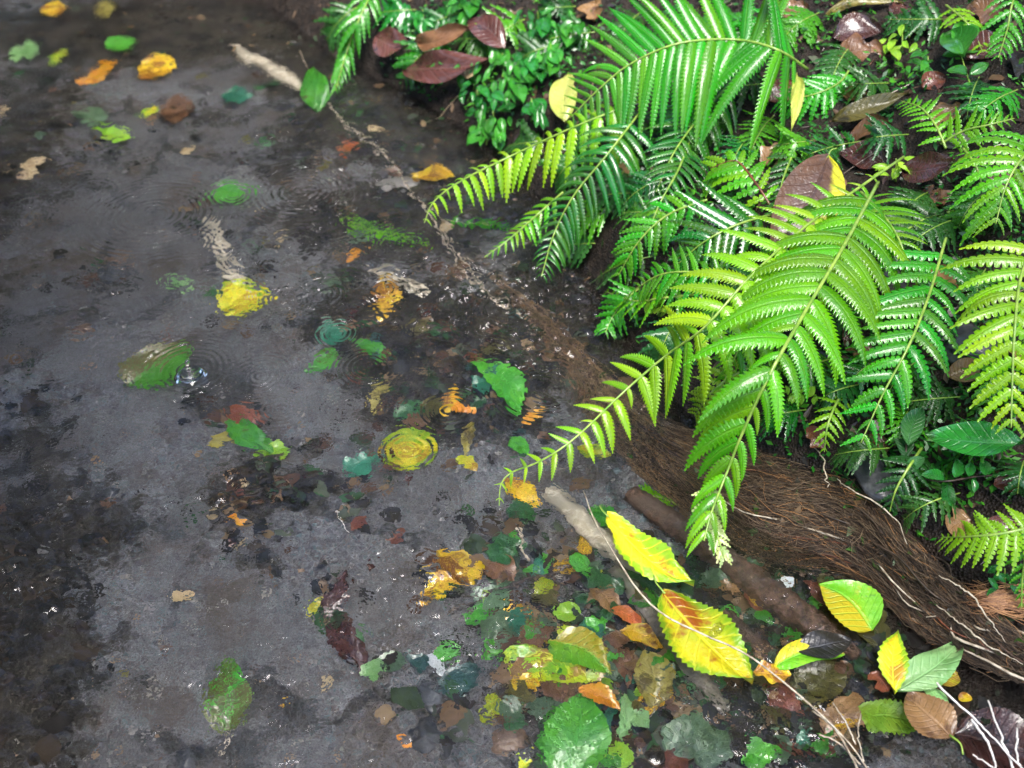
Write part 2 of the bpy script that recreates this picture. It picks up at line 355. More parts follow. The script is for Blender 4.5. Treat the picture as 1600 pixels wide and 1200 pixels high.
M['redstem'] = rough_mat('red brown stalk', (.10, .03, .015), (.22, .07, .03), 80, .4, .3, .0006, .4)
M['stone'] = rough_mat('dark wet stone', (.02, .022, .026), (.08, .08, .085), 45, .4, .5, .003, .3)
M['greystone'] = rough_mat('grey stone', (.12, .11, .10), (.24, .22, .20), 45, .55, .5, .003, .1)
M['brownstone'] = rough_mat('brown stone', (.08, .05, .035), (.18, .12, .085), 45, .55, .5, .003, .1)
# leaves: two tones, blotch, amount
LM = {}
def lm(k, *a, **kw): LM[k] = leaf_mat('leaf ' + k, *a, **kw)
lm('yellow', (.62, .51, .012), (.50, .54, .02), (.40, .22, .02), .46, transl=.12, rim=(.16, .38, .015))
lm('gold', (.66, .36, .012), (.60, .47, .015), (.24, .09, .015), .6, transl=.1)
lm('yellowbrown', (.62, .53, .010), (.46, .52, .02), (.32, .085, .012), .56, transl=.12, scale=15, rim=(.14, .36, .012))
lm('yellowgreen', (.46, .50, .015), (.13, .34, .015), (.25, .15, .02), .5, transl=.12)
lm('halfgreen', (.12, .40, .015), (.20, .46, .02), (.42, .40, .02), .15, transl=.15, half=(.46, .38, .02))
lm('green', (.045, .27, .02), (.09, .36, .03), (.10, .12, .02), .15, transl=.15)
lm('greenbrown', (.045, .34, .012), (.03, .22, .012), (.085, .085, .02), .75, transl=.1, scale=34)
lm('greenolive', (.05, .22, .015), (.07, .26, .02), None, .2, transl=.1, half=(.13, .105, .03))
lm('lime', (.24, .52, .03), (.36, .58, .04), (.2, .25, .03), .12, transl=.2)
lm('palegreen', (.20, .42, .14), (.28, .48, .18), (.12, .28, .06), .2, transl=.15)
lm('darkgreen', (.016, .085, .022), (.035, .13, .03), (.05, .05, .02), .2, transl=.08)
lm('greygreen', (.055, .105, .055), (.085, .14, .07), (.06, .06, .04), .3, transl=.05)
lm('teal', (.02, .13, .075), (.035, .19, .11), (.02, .06, .04), .3, transl=.08)
lm('darkteal', (.012, .05, .045), (.025, .08, .07), None, .3, transl=.05)
lm('brown', (.12, .055, .026), (.17, .085, .04), (.05, .025, .015), .3, transl=.05)
lm('tanbrown', (.22, .12, .05), (.30, .17, .07), (.10, .05, .025), .35, transl=.08)
lm('maroon', (.055, .020, .016), (.085, .032, .026), (.025, .012, .01), .3, transl=.0, rough=.25, coat=.5)
lm('redbrown', (.13, .035, .02), (.19, .06, .03), (.05, .02, .012), .3, transl=.05)
lm('orange', (.62, .22, .015), (.66, .34, .02), (.35, .10, .02), .3, transl=.12)
lm('redorange', (.48, .11, .025), (.40, .13, .03), (.2, .05, .02), .3, transl=.1)
lm('olive', (.10, .09, .02), (.15, .125, .03), (.05, .04, .015), .35, transl=.2)
lm('oliveyellow', (.22, .18, .03), (.34, .29, .07), (.10, .075, .02), .45, transl=.2)
lm('tan', (.46, .33, .17), (.56, .44, .26), (.25, .15, .07), .25, transl=.1)
lm('pale', (.50, .52, .50), (.62, .66, .70), (.30, .34, .36), .25, transl=.05, rough=.2)
lm('black', (.014, .013, .012), (.03, .026, .022), None, .2, transl=0, rough=.3)
lm('browngreenrim', (.085, .045, .03), (.115, .06, .038), (.06, .035, .03), .3, transl=.08, half=(.48, .46, .015), vein=(.045, .022, .016), coat=.5, ht=.75)
lm('glossgreen', (.012, .13, .016), (.02, .19, .02), (.03, .07, .02), .15, transl=.12, rough=.22, coat=.8)
lm('paleyellow', (.52, .58, .10), (.60, .62, .16), (.35, .42, .06), .25, transl=.25)
lm('herb', (.03, .21, .02), (.06, .30, .025), None, .2, transl=.2, rough=.28, coat=.7)
FM = {}
FM['bright'] = fern_mat('bright fern', (.050, .37, .004), (.11, .48, .005), .27, .40, (.16,.42,.03), .6)
FM['lime'] = fern_mat('lime fern', (.13, .48, .004), (.24, .57, .006), .28, .38, (.34, .60, .05), .5)
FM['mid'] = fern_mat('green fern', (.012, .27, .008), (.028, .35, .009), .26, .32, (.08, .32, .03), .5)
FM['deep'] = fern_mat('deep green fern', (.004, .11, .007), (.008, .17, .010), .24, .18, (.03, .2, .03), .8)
FM['dull'] = fern_mat('shaded fern', (.006, .065, .008), (.012, .11, .012), .34, .2, (.03, .15, .03), .3)  # darker green, undergrowth shade put into its colour
FM['pale'] = fern_mat('pale fern', (.40, .58, .16), (.48, .62, .24), .35, .35, (.55, .68, .3))

# ------------------------------------------------------------------ setting: bed, bank, water
def grid_mesh(name, xs, ys, zfun, mat, keep=None):
    X, Y = np.meshgrid(xs, ys); Z = zfun(X, Y); nx, ny = len(xs), len(ys)
    V = np.stack([X, Y, Z], -1).reshape(-1, 3)
    i = (np.arange(ny - 1)[:, None] * nx + np.arange(nx - 1)[None, :]).ravel()
    F = np.stack([i, i + 1, i + nx + 1, i + nx], -1)
    if keep is not None:
        c = V[F].mean(axis=1); F = F[keep(c[:, 0], c[:, 1])]
        used = np.unique(F); mp = np.full(len(V), -1); mp[used] = np.arange(len(used)); V = V[used]; F = mp[F]
    me = bpy.data.meshes.new(name); me.vertices.add(len(V)); me.vertices.foreach_set('co', V.ravel())
    me.loops.add(F.size); me.loops.foreach_set('vertex_index', F.ravel().astype(np.int32))
    me.polygons.add(len(F)); me.polygons.foreach_set('loop_start', np.arange(0, F.size, 4, dtype=np.int32))
    me.update(calc_edges=True); me.validate(); me.shade_smooth(); me.materials.append(mat)
    o = bpy.data.objects.new(name, me); COL.objects.link(o); return o
def ax(*segs):
    return np.unique(np.concatenate([np.arange(a, b + 1e-9, s) for a, b, s in segs]).round(5))
gxs = ax((-9, -1.5, .25), (-1.5, -.9, .03), (-.9, 1.3, .009), (1.3, 2.4, .04), (2.4, 9, .3)); gys = ax((-5, .3, .2), (.3, .5, .04), (.5, 2.6, .009), (2.6, 4.2, .03), (4.2, 12, .3))
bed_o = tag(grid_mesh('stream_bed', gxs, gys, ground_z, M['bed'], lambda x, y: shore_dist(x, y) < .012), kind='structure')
SILT_AND_SHADE = [(-40, 300, 110, 380, .75), (-20, 950, 150, 330, .9), (60, 120, 130, 50, .6), (480, 100, 90, 90, .8), (540, 430, 60, 50, .6), (330, 640, 60, 30, .4), (470, 700, 90, 40, .5), (640, 640, 110, 50, .6), (380, 420, 50, 40, .5), (760, 820, 60, 60, .5), (520, 930, 40, 60, .4), (450, 260, 90, 40, .6), (180, 240, 60, 40, .5), (700, 180, 190, 110, 1), (600, 110, 170, 70, .9), (250, 45, 360, 58, 1), (650, 330, 190, 90, .85), (620, 490, 170, 75, .85), (690, 570, 150, 95, .95), (870, 520, 150, 140, .9), (740, 650, 140, 65, .85), (420, 760, 120, 55, .8), (100, 830, 150, 70, .8), (40, 690, 90, 120, .6), (10, 1090, 150, 200, .9), (160, 430, 55, 35, .6),
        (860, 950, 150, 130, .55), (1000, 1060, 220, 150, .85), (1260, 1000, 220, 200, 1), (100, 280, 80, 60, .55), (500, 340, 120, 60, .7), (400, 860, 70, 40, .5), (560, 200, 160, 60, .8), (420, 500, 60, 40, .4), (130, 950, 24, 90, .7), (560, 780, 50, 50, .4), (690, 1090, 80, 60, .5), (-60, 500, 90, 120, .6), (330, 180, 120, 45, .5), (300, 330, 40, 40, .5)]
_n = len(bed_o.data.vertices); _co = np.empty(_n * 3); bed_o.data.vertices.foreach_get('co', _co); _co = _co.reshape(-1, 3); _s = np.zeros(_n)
for x, y, rx, ry, a in SILT_AND_SHADE:                      # dark silt and rotted litter on the bed; patches along the left paint in edge darkening
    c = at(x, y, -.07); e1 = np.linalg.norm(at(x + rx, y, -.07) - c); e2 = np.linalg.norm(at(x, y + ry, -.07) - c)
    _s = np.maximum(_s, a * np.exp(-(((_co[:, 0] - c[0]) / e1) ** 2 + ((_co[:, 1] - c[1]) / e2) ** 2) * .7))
_at = bed_o.data.attributes.new('silt_and_shade', 'FLOAT', 'POINT'); _at.data.foreach_set('value', _s)
tag(grid_mesh('bank', gxs, gys, ground_z, M['bed'], lambda x, y: shore_dist(x, y) >= .012), kind='structure')

WAVE = .088
_waves = []
for k in range(46):
    lam = .011 * (5.5 ** (k / 45)); th = random.gauss(.9, .9) if k % 3 else random.uniform(0, math.pi)
    _waves.append((2 * math.pi / lam * math.cos(th), 2 * math.pi / lam * math.sin(th), random.uniform(0, 6.28), lam))
def water_z(X, Y):
    Z = np.zeros_like(X)
    msk = np.clip(.5 + 1.3 * vnoise(X, Y, .22, 5) + .8 * vnoise(X, Y, .09, 6), .12, 1.25)
    e = at(60, 1120, 0); riff = np.exp(-(((X - e[0]) / .26) ** 2 + ((Y - e[1]) / .30) ** 2))       # a riffle by the near left
    e = at(400, 780, 0); riff2 = .5 * np.exp(-(((X - e[0]) / .10) ** 2 + ((Y - e[1]) / .07) ** 2))
    e = at(800, 480, 0); riff3 = .45 * np.exp(-(((X - e[0]) / .14) ** 2 + ((Y - e[1]) / .20) ** 2))
    calm = np.clip((Y - 2.2) / 1.2, 0, .5)
    amp = (msk * (1 - calm) + .2 * riff + 1.5 * riff2 + 2.6 * riff3)
    wx = X + .02 * vnoise(X, Y, .13, 8); wy = Y + .02 * vnoise(X, Y, .13, 9)
    for kx, ky, ph, lam in _waves:
        Z += WAVE * lam / 6.283 * np.sin(kx * wx + ky * wy + ph) * (1.0 if lam < .03 else .75)
    Z *= amp
    dist = np.hypot(X, Y - 1.3); Z *= np.clip(2.6 - dist, 0, 1)
    return Z
wxs = ax((-9, -1.2, .2), (-1.2, -.95, .01), (-.95, .75, .0027), (.75, 1.6, .05)); wys = ax((-5, .45, .2), (.45, 1.75, .0027), (1.75, 2.6, .004), (2.6, 3.4, .012), (3.4, 12, .3))
tag(grid_mesh('water', wxs, wys, water_z, M['water'], lambda x, y: shore_dist(x, y) < .10), kind='structure')

# ------------------------------------------------------------------ leaves
def outline(kind, u):
    if kind == 'oval': return math.sin(math.pi * u ** .9) ** .75
    if kind == 'ovate': return math.sin(math.pi * u ** .70) ** .9
    if kind == 'lance': return math.sin(math.pi * u ** .8) ** 1.15
    if kind == 'round': return max(0., 1 - (2 * u - 1) ** 2) ** .5
    if kind == 'scrap': return max(0., 1 - abs(2 * u - 1) ** 3) ** .6
    return math.sin(math.pi * u)
def leaf_geo(A, B, nrm, width, kind='oval', serr=0., nser=14, cup=.15, bend=.1, wave=.03, seed=0, nu=None, bites=0, fold=0.):
    rnd = random.Random(seed); A = np.asarray(A); B = np.asarray(B); T = B - A; Ln = np.linalg.norm(T); T = T / Ln
    nrm = nz(nrm - T * (nrm @ T)); S = np.cross(nrm, T); h = width / 2
    nu = nu or (2 * nser + 1 if serr else 16); nv = 8
    vs, at_ = [], []
    p1, p2, p3 = (rnd.uniform(0, 6.28) for _ in range(3)); curve = rnd.uniform(-.12, .12)
    bl = [(rnd.uniform(.15, .9), rnd.choice((-1, 1)), rnd.uniform(.05, .12), rnd.uniform(.2, .6)) for _ in range(bites)]
    for i in range(nu + 1):
        u = i / nu; w0 = outline(kind, min(max(u, .0), 1.)) * h
        for j in range(nv + 1):
            v = 2 * j / nv - 1; w = w0
            if kind == 'scrap': w *= .8 + .25 * math.sin(7 * u + p1 + (0 if v < 0 else 2)) + .18 * math.sin(17 * u + p2 + (0 if v < 0 else 3))
            if serr: w *= 1 - serr * ((i % 2) if abs(v) > .6 else 0)
            for bu, bs, bw, bd in bl:
                if v * bs > 0: w *= 1 - bd * math.exp(-((u - bu) / bw) ** 2)
            z = cup * h * (v * v) + bend * Ln * (4 * u * (1 - u)) + wave * Ln * (math.sin(9 * u + p1 + 2 * v) * abs(v) + .5 * math.sin(5 * v + p2 + 6 * u)) - fold * h * abs(v)
            vs.append(A + T * (Ln * u) + S * (v * w + curve * Ln * math.sin(math.pi * u)) + nrm * z); at_.append((u, v, 0))
    fs = [(i * (nv + 1) + j, (i + 1) * (nv + 1) + j, (i + 1) * (nv + 1) + j + 1, i * (nv + 1) + j + 1) for i in range(nu) for j in range(nv)]
    return vs, fs, at_
_seed = [0]
def leaf(name, label, base, tip, wpx, mat, kind='oval', lift=.003, cat='leaf', group=None, stalk=0., surf=False, tilt=0., cmul=0., **kw):
    """a fallen leaf lying on what is seen between the pixels base and tip"""
    _seed[0] += 1
    if surf: A, B = at(*base, lift), at(*tip, lift)
    else: A, B = hit(*base, cmul), hit(*tip, cmul)
    mid = (A + B) / 2; under = mid[2] < 0.0
    nrm = np.array([0, 0, 1.]) if (under or surf) else gnormal(mid[0], mid[1])
    if cmul > 0: nrm = nz(nrm * .4 + np.array([-.15, -.55, .65]))
    A = A + nrm * lift * (not surf); B = B + nrm * lift * (not surf)
    if tilt:
        T = nz(B - A); nrm = np.array(Matrix.Rotation(tilt, 3, Vector(T)) @ Vector(nrm))
    el = math.asin(max(.3, abs(nz(CP - mid) @ nrm)))
    T = nz(B - A); across = np.cross(nrm, T); vd = nz(CP - mid); fs_ = math.sqrt(max(.12, 1 - (across @ vd) ** 2))
    wd = wpx * np.linalg.norm(mid - CP) / FPX / fs_
    mb = MB(); mb.add(*leaf_geo(A, B, nrm, wd, kind, seed=_seed[0], **kw))
    o = mb.build(name, LM[mat], origin=A); tag(o, label, cat, group)
    if stalk:
        s = MB(); q = A - T * stalk * .5 + nrm * .004; e = A - T * stalk + across * stalk * .3
        tube(s, spline([A + T * .004 + nrm * .001, q, e], 7), [.0016, .0011, .0013], 5)
        s.build('stalk', M['paleroot'] if under else M['stem'], o)
    return o

# ------------------------------------------------------------------ ferns
def pinna_geo(P, d, n, Lg, Wd, nl=14, style='serrate', droop=.5, fold=.25, sweep=0., T=None, tipcurl=0.):
    """one pinna: midrib, toothed or lobed blade on both sides, drooping towards its tip"""
    P = np.array(P, float); d = nz(d); n = nz(n - d * (n @ d)); T = d if T is None else T
    depth = {'serrate': .66, 'lobed': .42, 'cut': .28, 'entire': .96}[style]; lean = {'serrate': .35, 'lobed': .18, 'cut': .45, 'entire': .1}[style]
    ms, ds, ns = [P.copy()], [d], [n]; st = Lg / nl
    for i in range(nl):
        t = (i + 1) / nl
        d = nz(d + np.array([0, 0, -1.]) * droop * 1.7 / nl * (.4 + t) + T * sweep / nl + n * tipcurl / nl)
        n = nz(n - d * (n @ d)); P = P + d * st; ms.append(P.copy()); ds.append(d); ns.append(n)
    def wid(t): return Wd * .5 * max(0., (.72 + .28 * min(1, t * 7))) * max(0., 1 - t ** 2.0) ** .85
    vs, at_, fs = [], [], []
    for i in range(nl + 1): vs.append(ms[i]); at_.append((i / nl, 0, i))
    for s in (-1, 1):
        notch = []
        for i in range(nl + 1):
            t = i / nl; b = np.cross(ns[i], ds[i]) * s; w = wid(t) * depth
            notch.append(len(vs)); vs.append(ms[i] + b * w - ns[i] * fold * w + ds[i] * lean * w * .6); at_.append((t, s * depth, i + .0))
        for i in range(nl):
            t = (i + .5) / nl; b = np.cross(ns[i], ds[i]) * s; w = max(wid(t), .0006); o = []
            pts = ((.10, .92, .85), (.48, 1.0, 1.0), (.86, .93, .88)) if style != 'serrate' else ((.18, .72, .8), (.55, .90, .95), (1.0, 1.06, 1.2))
            for fr, ww, ln in pts:
                hgt = -fold * w * ww * (1.25 if style in ('lobed', 'cut') else 1.1)
                o.append(len(vs)); vs.append(ms[i] + ds[i] * st * (fr if style == 'serrate' else .12 + fr * .76) + b * w * ww + ns[i] * hgt + ds[i] * lean * w * ln * .6); at_.append((t, s * ww, i + fr))
            a = len(vs); vs.append(ms[i] + ds[i] * (st * .5 + lean * w * .35) + b * w * .55 + ns[i] * (w * .12 - fold * w * .5)); at_.append((t, s * .5, i + .5))
            q = [(i, notch[i], a), (i, a, i + 1), (a, notch[i + 1], i + 1), (notch[i], o[0], a), (o[0], o[1], a), (o[1], o[2], a), (o[2], notch[i + 1], a)]
            fs += q if s < 0 else [tuple(reversed(z)) for z in q]
    return vs, fs, at_

def prof_at(prof, t): return float(np.interp(t, np.linspace(0, 1, len(prof)), prof))
def frond(name, label, path, mat='bright', style='serrate', n=22, LL=80, LR=80, prof=(.5, .9, 1, .9, .65, .3, .08), ang=(80, 55), droop=(.5, .5), wr=.2, nl=13,
          parts=False, group=None, hint=None, rad=.0022, fold=.25, start=.05, jit=.085, stem='stem', cat='fern', abs_=None, sweep=0., tipcurl=0., wmin=.0, miss=(), profR=None):
    pts = [abs_(p) if abs_ else hit(p[0], p[1], p[2], water=True) for p in path]
    C = spline(pts, 60); seg = np.r_[0, np.cumsum(np.linalg.norm(np.diff(C, axis=0), axis=1))]; tot = seg[-1]
    root = empty(name, C[0]); tag(root, label, cat, group)
    rm = MB(); tube(rm, C, [rad, rad * .8, rad * .35], 6); rm.build('rachis', M[stem], root)
    fol = MB()
    rnd = random.Random(hash(label) % 9999 if False else sum(map(ord, label + name)) + int(path[0][0] * 7 + path[0][1]))
    for k in range(n):
        t = start + (1 - start) * (k + .5) / n; t = t ** .9
        i = min(58, int(np.searchsorted(seg, t * tot)) - 1); i = max(0, i)
        P = C[i] + (C[i + 1] - C[i]) * ((t * tot - seg[i]) / max(1e-9, seg[i + 1] - seg[i])); T = nz(C[i + 1] - C[max(0, i - 1)])
        vd = nz(CP - P); N = nz(np.array(hint)) if hint is not None else nz(vd * .75 + np.array([0, 0, .6])); N = nz(N - T * (N @ T)); left = np.cross(N, T)
        sc = np.linalg.norm(P - CP) / FPX
        for s, Lx, dr in ((1, LL, droop[0]), (-1, LR, droop[1])):
            if (k, s) in miss or Lx <= 0: continue
            a = R(ang[0] + (ang[1] - ang[0]) * t) + rnd.gauss(0, jit)
            pf = profR if (profR and s < 0) else prof
            Lg = Lx * sc * prof_at(pf, t) * (1 + rnd.gauss(0, jit)); 
            if Lg < .002: continue
            if rnd.random() < .05: Lg *= rnd.uniform(.35, .7)
            elif rnd.random() < .06: dr = dr + rnd.uniform(.5, 1.0)
            d = math.cos(a) * T + math.sin(a) * left * s + N * rnd.gauss(.05, jit)
            Wd = max(Lg * wr, wmin * min(1, Lg / .03)); q = max(4, int(nl * min(1, .35 + .65 * prof_at(prof, t))))
            g = pinna_geo(P, d, N, Lg, Wd, q, style, dr + rnd.gauss(0, jit * 1.6), fold, sweep + rnd.gauss(0, .12), T, tipcurl)
            if parts:
                mb = MB(); mb.add(*g); mb.build('pinna', FM[mat], root)
            else: fol.add(*g)
    if not parts: fol.build('foliage', FM[mat], root)
    return root

# the large fronds in front
frond('fern_frond', 'lime green frond reaching furthest left over the water, pointed pinnae hanging in a row', [(1000, 158, .20), (905, 195, .25), (800, 243, .28), (720, 283, .29), (678, 315, .27), (663, 348, .24)], 'lime', 'serrate', 21, 92, 34,
      (1.15, 1, .85, .72, .55, .36, .14), (70, 62), (1.0, .9), .25, 12, True, fold=.3, wmin=.006)
frond('fern_frond', 'largest glossy frond arching across the top, long narrow pinnae hanging like a comb', [(1262, 108, .10), (1215, 78, .20), (1150, 62, .27), (1060, 68, .31), (985, 100, .31), (935, 140, .29), (890, 185, .25)], 'mid', 'serrate', 27, 178, 150,
      (.62, .95, 1, .93, .8, .62, .38, .12), (72, 62), (.75, .12), .15, 28, True, fold=.35, rad=.0028, jit=.035)
frond('fern_frond', 'dark glossy frond hanging straight down below the lime frond, above the shallow bank edge', [(1000, 175, .17), (950, 240, .19), (897, 305, .19), (866, 365, .16), (846, 432, .11)], 'deep', 'serrate', 22, 95, 70, (1, 1, .9, .75, .6, .42, .16), (72, 50), (.8, .8), .16, 18, True, fold=.35)
frond('fern_frond', 'thin yellow green frond tip pointing down left at the water, below the dark hanging frond', [(880, 300, .14), (840, 335, .14), (800, 370, .12), (757, 402, .07)], 'bright', 'serrate', 13, 42, 26, (.9, 1, .8, .5, .2), (55, 40), (.4, .4), .24, 8, True)
frond('fern_frond', 'bright frond with a curled tip almost touching the stream, stretching down across the middle', [(1412, 245, .12), (1290, 330, .20), (1230, 378, .25), (1165, 440, .29), (1100, 512, .29), (1040, 556, .26), (975, 612, .22), (900, 683, .17), (845, 720, .13), (800, 738, .10), (783, 757, .09), (780, 790, .075)], 'lime', 'serrate', 34, 138, 100,
      (.06, .12, .5, .85, 1, .95, .85, .72, .55, .38, .22, .06), (80, 58), (.85, .3), .27, 19, True, fold=.3, wmin=.006)
frond('fern_frond', 'broad bright green frond hanging in the centre right, longest pinnae with a white sheen', [(1372, 285, .17), (1318, 385, .26), (1262, 480, .31), (1208, 575, .31), (1165, 665, .28), (1135, 740, .24), (1112, 800, .20), (1100, 845, .17)], 'bright', 'serrate', 24, 150, 172,
      (.5, .75, .98, 1, .85, .62, .5, .42, .28), (78, 34), (1.0, .85), .24, 23, True, fold=.3, rad=.0028, profR=(.55, .8, .98, 1, .98, .92, .75, .5, .28))
frond('fern_frond', 'mid green frond with rounded glossy lobes, right of the broad bright frond', [(1478, 372, .12), (1452, 460, .17), (1420, 540, .18), (1380, 615, .16), (1345, 692, .12)], 'mid', 'lobed', 15, 92, 105, (.6, .95, 1, .95, .8, .6, .3), (72, 45), (.7, .3), .26, 12, True, fold=.3)
frond('fern_frond', 'yellow green frond with separate rounded lobes at the right edge above the dark broad leaf', [(1625, 365, .20), (1596, 430, .23), (1586, 510, .23), (1582, 590, .19), (1580, 668, .14)], 'lime', 'lobed', 14, 95, 105, (.8, 1, 1, .9, .75, .55, .25), (76, 50), (.5, .5), .27, 11, True, fold=.35)
frond('fern_frond', 'green frond hanging in from the right edge beside the maroon dead leaf', [(1640, 225, .14), (1600, 245, .16), (1572, 290, .15), (1556, 350, .12)], 'bright', 'lobed', 10, 70, 110, (.9, 1, .9, .7, .3), (70, 45), (.5, .8), .2, 11, True)
frond('fern_frond', 'pale lime frond tip with ragged forked end, hanging above the sunken brown branch', [(1118, 752, .19), (1108, 800, .165), (1122, 840, .14), (1132, 874, .12)], 'pale', 'cut', 8, 34, 36, (1, 1, .85, .75, .6), (62, 25), (.3, .3), .42, 6, True, fold=.15)
# middle fronds on the bank
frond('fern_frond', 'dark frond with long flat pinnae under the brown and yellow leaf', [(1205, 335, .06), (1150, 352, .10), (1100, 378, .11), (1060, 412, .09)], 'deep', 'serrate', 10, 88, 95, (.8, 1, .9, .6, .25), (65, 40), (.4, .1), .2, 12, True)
frond('fern_frond', 'green frond drooping over the water edge beneath the dark hanging frond', [(1105, 312, .08), (1045, 335, .10), (1000, 375, .10), (965, 432, .07)], 'mid', 'serrate', 13, 55, 58, (.8, 1, .9, .7, .35), (62, 40), (.7, .4), .24, 9, True)
frond('fern_frond', 'small light green frond fanning from a red stalk left of the brown and yellow leaf', [(1206, 325, .05), (1180, 285, .09), (1150, 252, .11), (1112, 262, .09)], 'bright', 'cut', 9, 74, 50, (.4, .8, 1, 1, .6), (70, 40), (.8, .3), .3, 8, True, stem='redstem')
frond('fern_frond', 'long yellow green frond hanging in from the top edge over the dark pool', [(590, -30, .10), (562, 28, .12), (542, 80, .10), (524, 142, .06)], 'mid', 'serrate', 15, 50, 60, (1, 1, .9, .7, .5, .2), (40, 22), (.6, .6), .2, 8)
frond('fern_frond', 'bright feathery frond at the lower right edge above the fibrous roots', [(1640, 815, .08), (1575, 832, .10), (1520, 838, .09), (1470, 840, .06)], 'lime', 'cut', 13, 62, 46, (.9, 1, .95, .8, .5, .2), (72, 50), (.7, .3), .3, 9)
frond('fern_frond', 'feathery frond hanging vertically at the lower right edge beside the pale root hairs', [(1625, 800, .08), (1608, 850, .09), (1598, 900, .07), (1596, 950, .05)], 'bright', 'cut', 9, 30, 36, (.9, 1, .8, .5, .2), (65, 40), (.4, .4), .32, 7)
frond('fern_frond', 'small dull green frond low on the muddy slope left of the glossy five leaved sprig', [(1440, 700, .03), (1420, 730, .05), (1400, 765, .05), (1390, 800, .03)], 'dull', 'lobed', 9, 52, 48, (.8, 1, .9, .6, .2), (68, 45), (.3, .3), .27, 8)
frond('fern_frond', 'small yellow green frond on the bank under the tips of the broad bright frond', [(1318, 610, .05), (1302, 640, .08), (1292, 670, .08), (1288, 706, .06)], 'lime', 'lobed', 8, 34, 38, (.8, 1, .9, .6, .25), (65, 40), (.3, .3), .3, 7)
frond('fern_frond', 'tiny upright frond in the top right, below the light green herb', [(1478, 232, .03), (1462, 196, .06), (1438, 168, .07), (1408, 158, .05)], 'bright', 'lobed', 10, 34, 36, (.6, 1, 1, .7, .3), (72, 50), (.3, .2), .3, 7)
frond('fern_frond', 'small frond pointing right on the upper right slope near the tan stone', [(1470, 225, .03), (1505, 205, .05), (1545, 195, .06), (1585, 185, .05)], 'bright', 'lobed', 9, 40, 36, (.9, 1, .8, .5, .2), (65, 45), (.3, .3), .28, 7)
frond('fern_frond', 'small frond hanging down on the right between the maroon leaf and the edge frond', [(1505, 232, .03), (1522, 255, .06), (1532, 280, .06), (1536, 316, .03)], 'bright', 'lobed', 9, 36, 32, (.8, 1, .9, .6, .2), (70, 45), (.4, .2), .3, 7)
frond('fern_frond', 'green frond hanging from the top right corner', [(1600, -40, .08), (1582, 5, .10), (1574, 45, .09), (1560, 90, .06)], 'mid', 'cut', 10, 46, 50, (1, 1, .9, .6, .25), (55, 35), (.5, .5), .26, 8)
frond('fern_frond', 'light green frond tip at the top right, left of the corner frond', [(1478, 8, .05), (1505, 30, .08), (1522, 52, .08), (1536, 82, .05)], 'lime', 'lobed', 8, 32, 34, (.8, 1, .9, .7, .3), (62, 40), (.3, .3), .36, 6)
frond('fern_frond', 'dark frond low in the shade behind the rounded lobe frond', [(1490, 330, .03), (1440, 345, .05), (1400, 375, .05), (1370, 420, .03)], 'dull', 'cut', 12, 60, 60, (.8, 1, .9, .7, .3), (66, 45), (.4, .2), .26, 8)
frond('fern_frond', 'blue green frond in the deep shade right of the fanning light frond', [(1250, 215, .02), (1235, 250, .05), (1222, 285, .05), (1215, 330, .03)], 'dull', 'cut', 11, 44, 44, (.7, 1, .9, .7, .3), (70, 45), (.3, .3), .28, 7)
frond('fern_frond', 'lime undergrowth frond at the water edge beneath the curled tip frond', [(1090, 460, .05), (1040, 465, .08), (990, 470, .08), (945, 455, .05)], 'bright', 'cut', 11, 52, 44, (.9, 1, .8, .6, .3), (66, 45), (.4, .2), .28, 8)
frond('fern_frond', 'lime feathery frond on the waterline between the two largest bright fronds', [(1180, 570, .06), (1140, 590, .09), (1110, 615, .09), (1085, 650, .06)], 'lime', 'cut', 11, 52, 48, (.9, 1, .9, .7, .3), (66, 45), (.5, .2), .28, 8)
frond('fern_frond', 'low green frond spreading on dark soil below the large arching frond', [(1330, 105, .03), (1310, 130, .06), (1270, 148, .07), (1215, 158, .05)], 'mid', 'cut', 12, 56, 50, (.8, 1, .9, .7, .3), (68, 45), (.4, .2), .28, 8)
frond('fern_frond', 'dark glossy frond in the gap below the largest arching frond', [(1150, 120, .10), (1100, 175, .14), (1055, 235, .14), (1025, 300, .10)], 'deep', 'serrate', 17, 78, 70, (.7, 1, 1, .85, .6, .3), (70, 42), (.8, .5), .17, 15, parts=True)
frond('fern_frond', 'bright frond tucked behind the curled tip frond and the broad bright frond', [(1260, 395, .12), (1205, 465, .16), (1160, 535, .17), (1125, 610, .13)], 'bright', 'serrate', 16, 92, 70, (.7, 1, 1, .85, .6, .3), (70, 42), (.9, .6), .2, 15, parts=True)
frond('fern_frond', 'bright frond spreading right above the rounded lobe frond', [(1345, 300, .12), (1375, 330, .16), (1405, 375, .17), (1425, 440, .13)], 'bright', 'serrate', 12, 70, 62, (.8, 1, 1, .8, .5, .25), (70, 42), (.3, .8), .2, 13, parts=True)
frond('fern_frond', 'deep green frond hanging between the lime frond and the fanning light frond', [(1080, 215, .08), (1060, 265, .12), (1030, 320, .12), (1010, 372, .09)], 'deep', 'serrate', 14, 58, 62, (.8, 1, 1, .8, .5, .25), (68, 42), (.7, .5), .18, 12, parts=True)
frond('fern_frond', 'green frond arching left over the water edge under the curled tip frond', [(1150, 430, .08), (1090, 425, .12), (1030, 430, .12), (975, 465, .08)], 'mid', 'serrate', 14, 62, 52, (.8, 1, 1, .8, .5, .25), (70, 42), (.7, .3), .2, 12, parts=True)
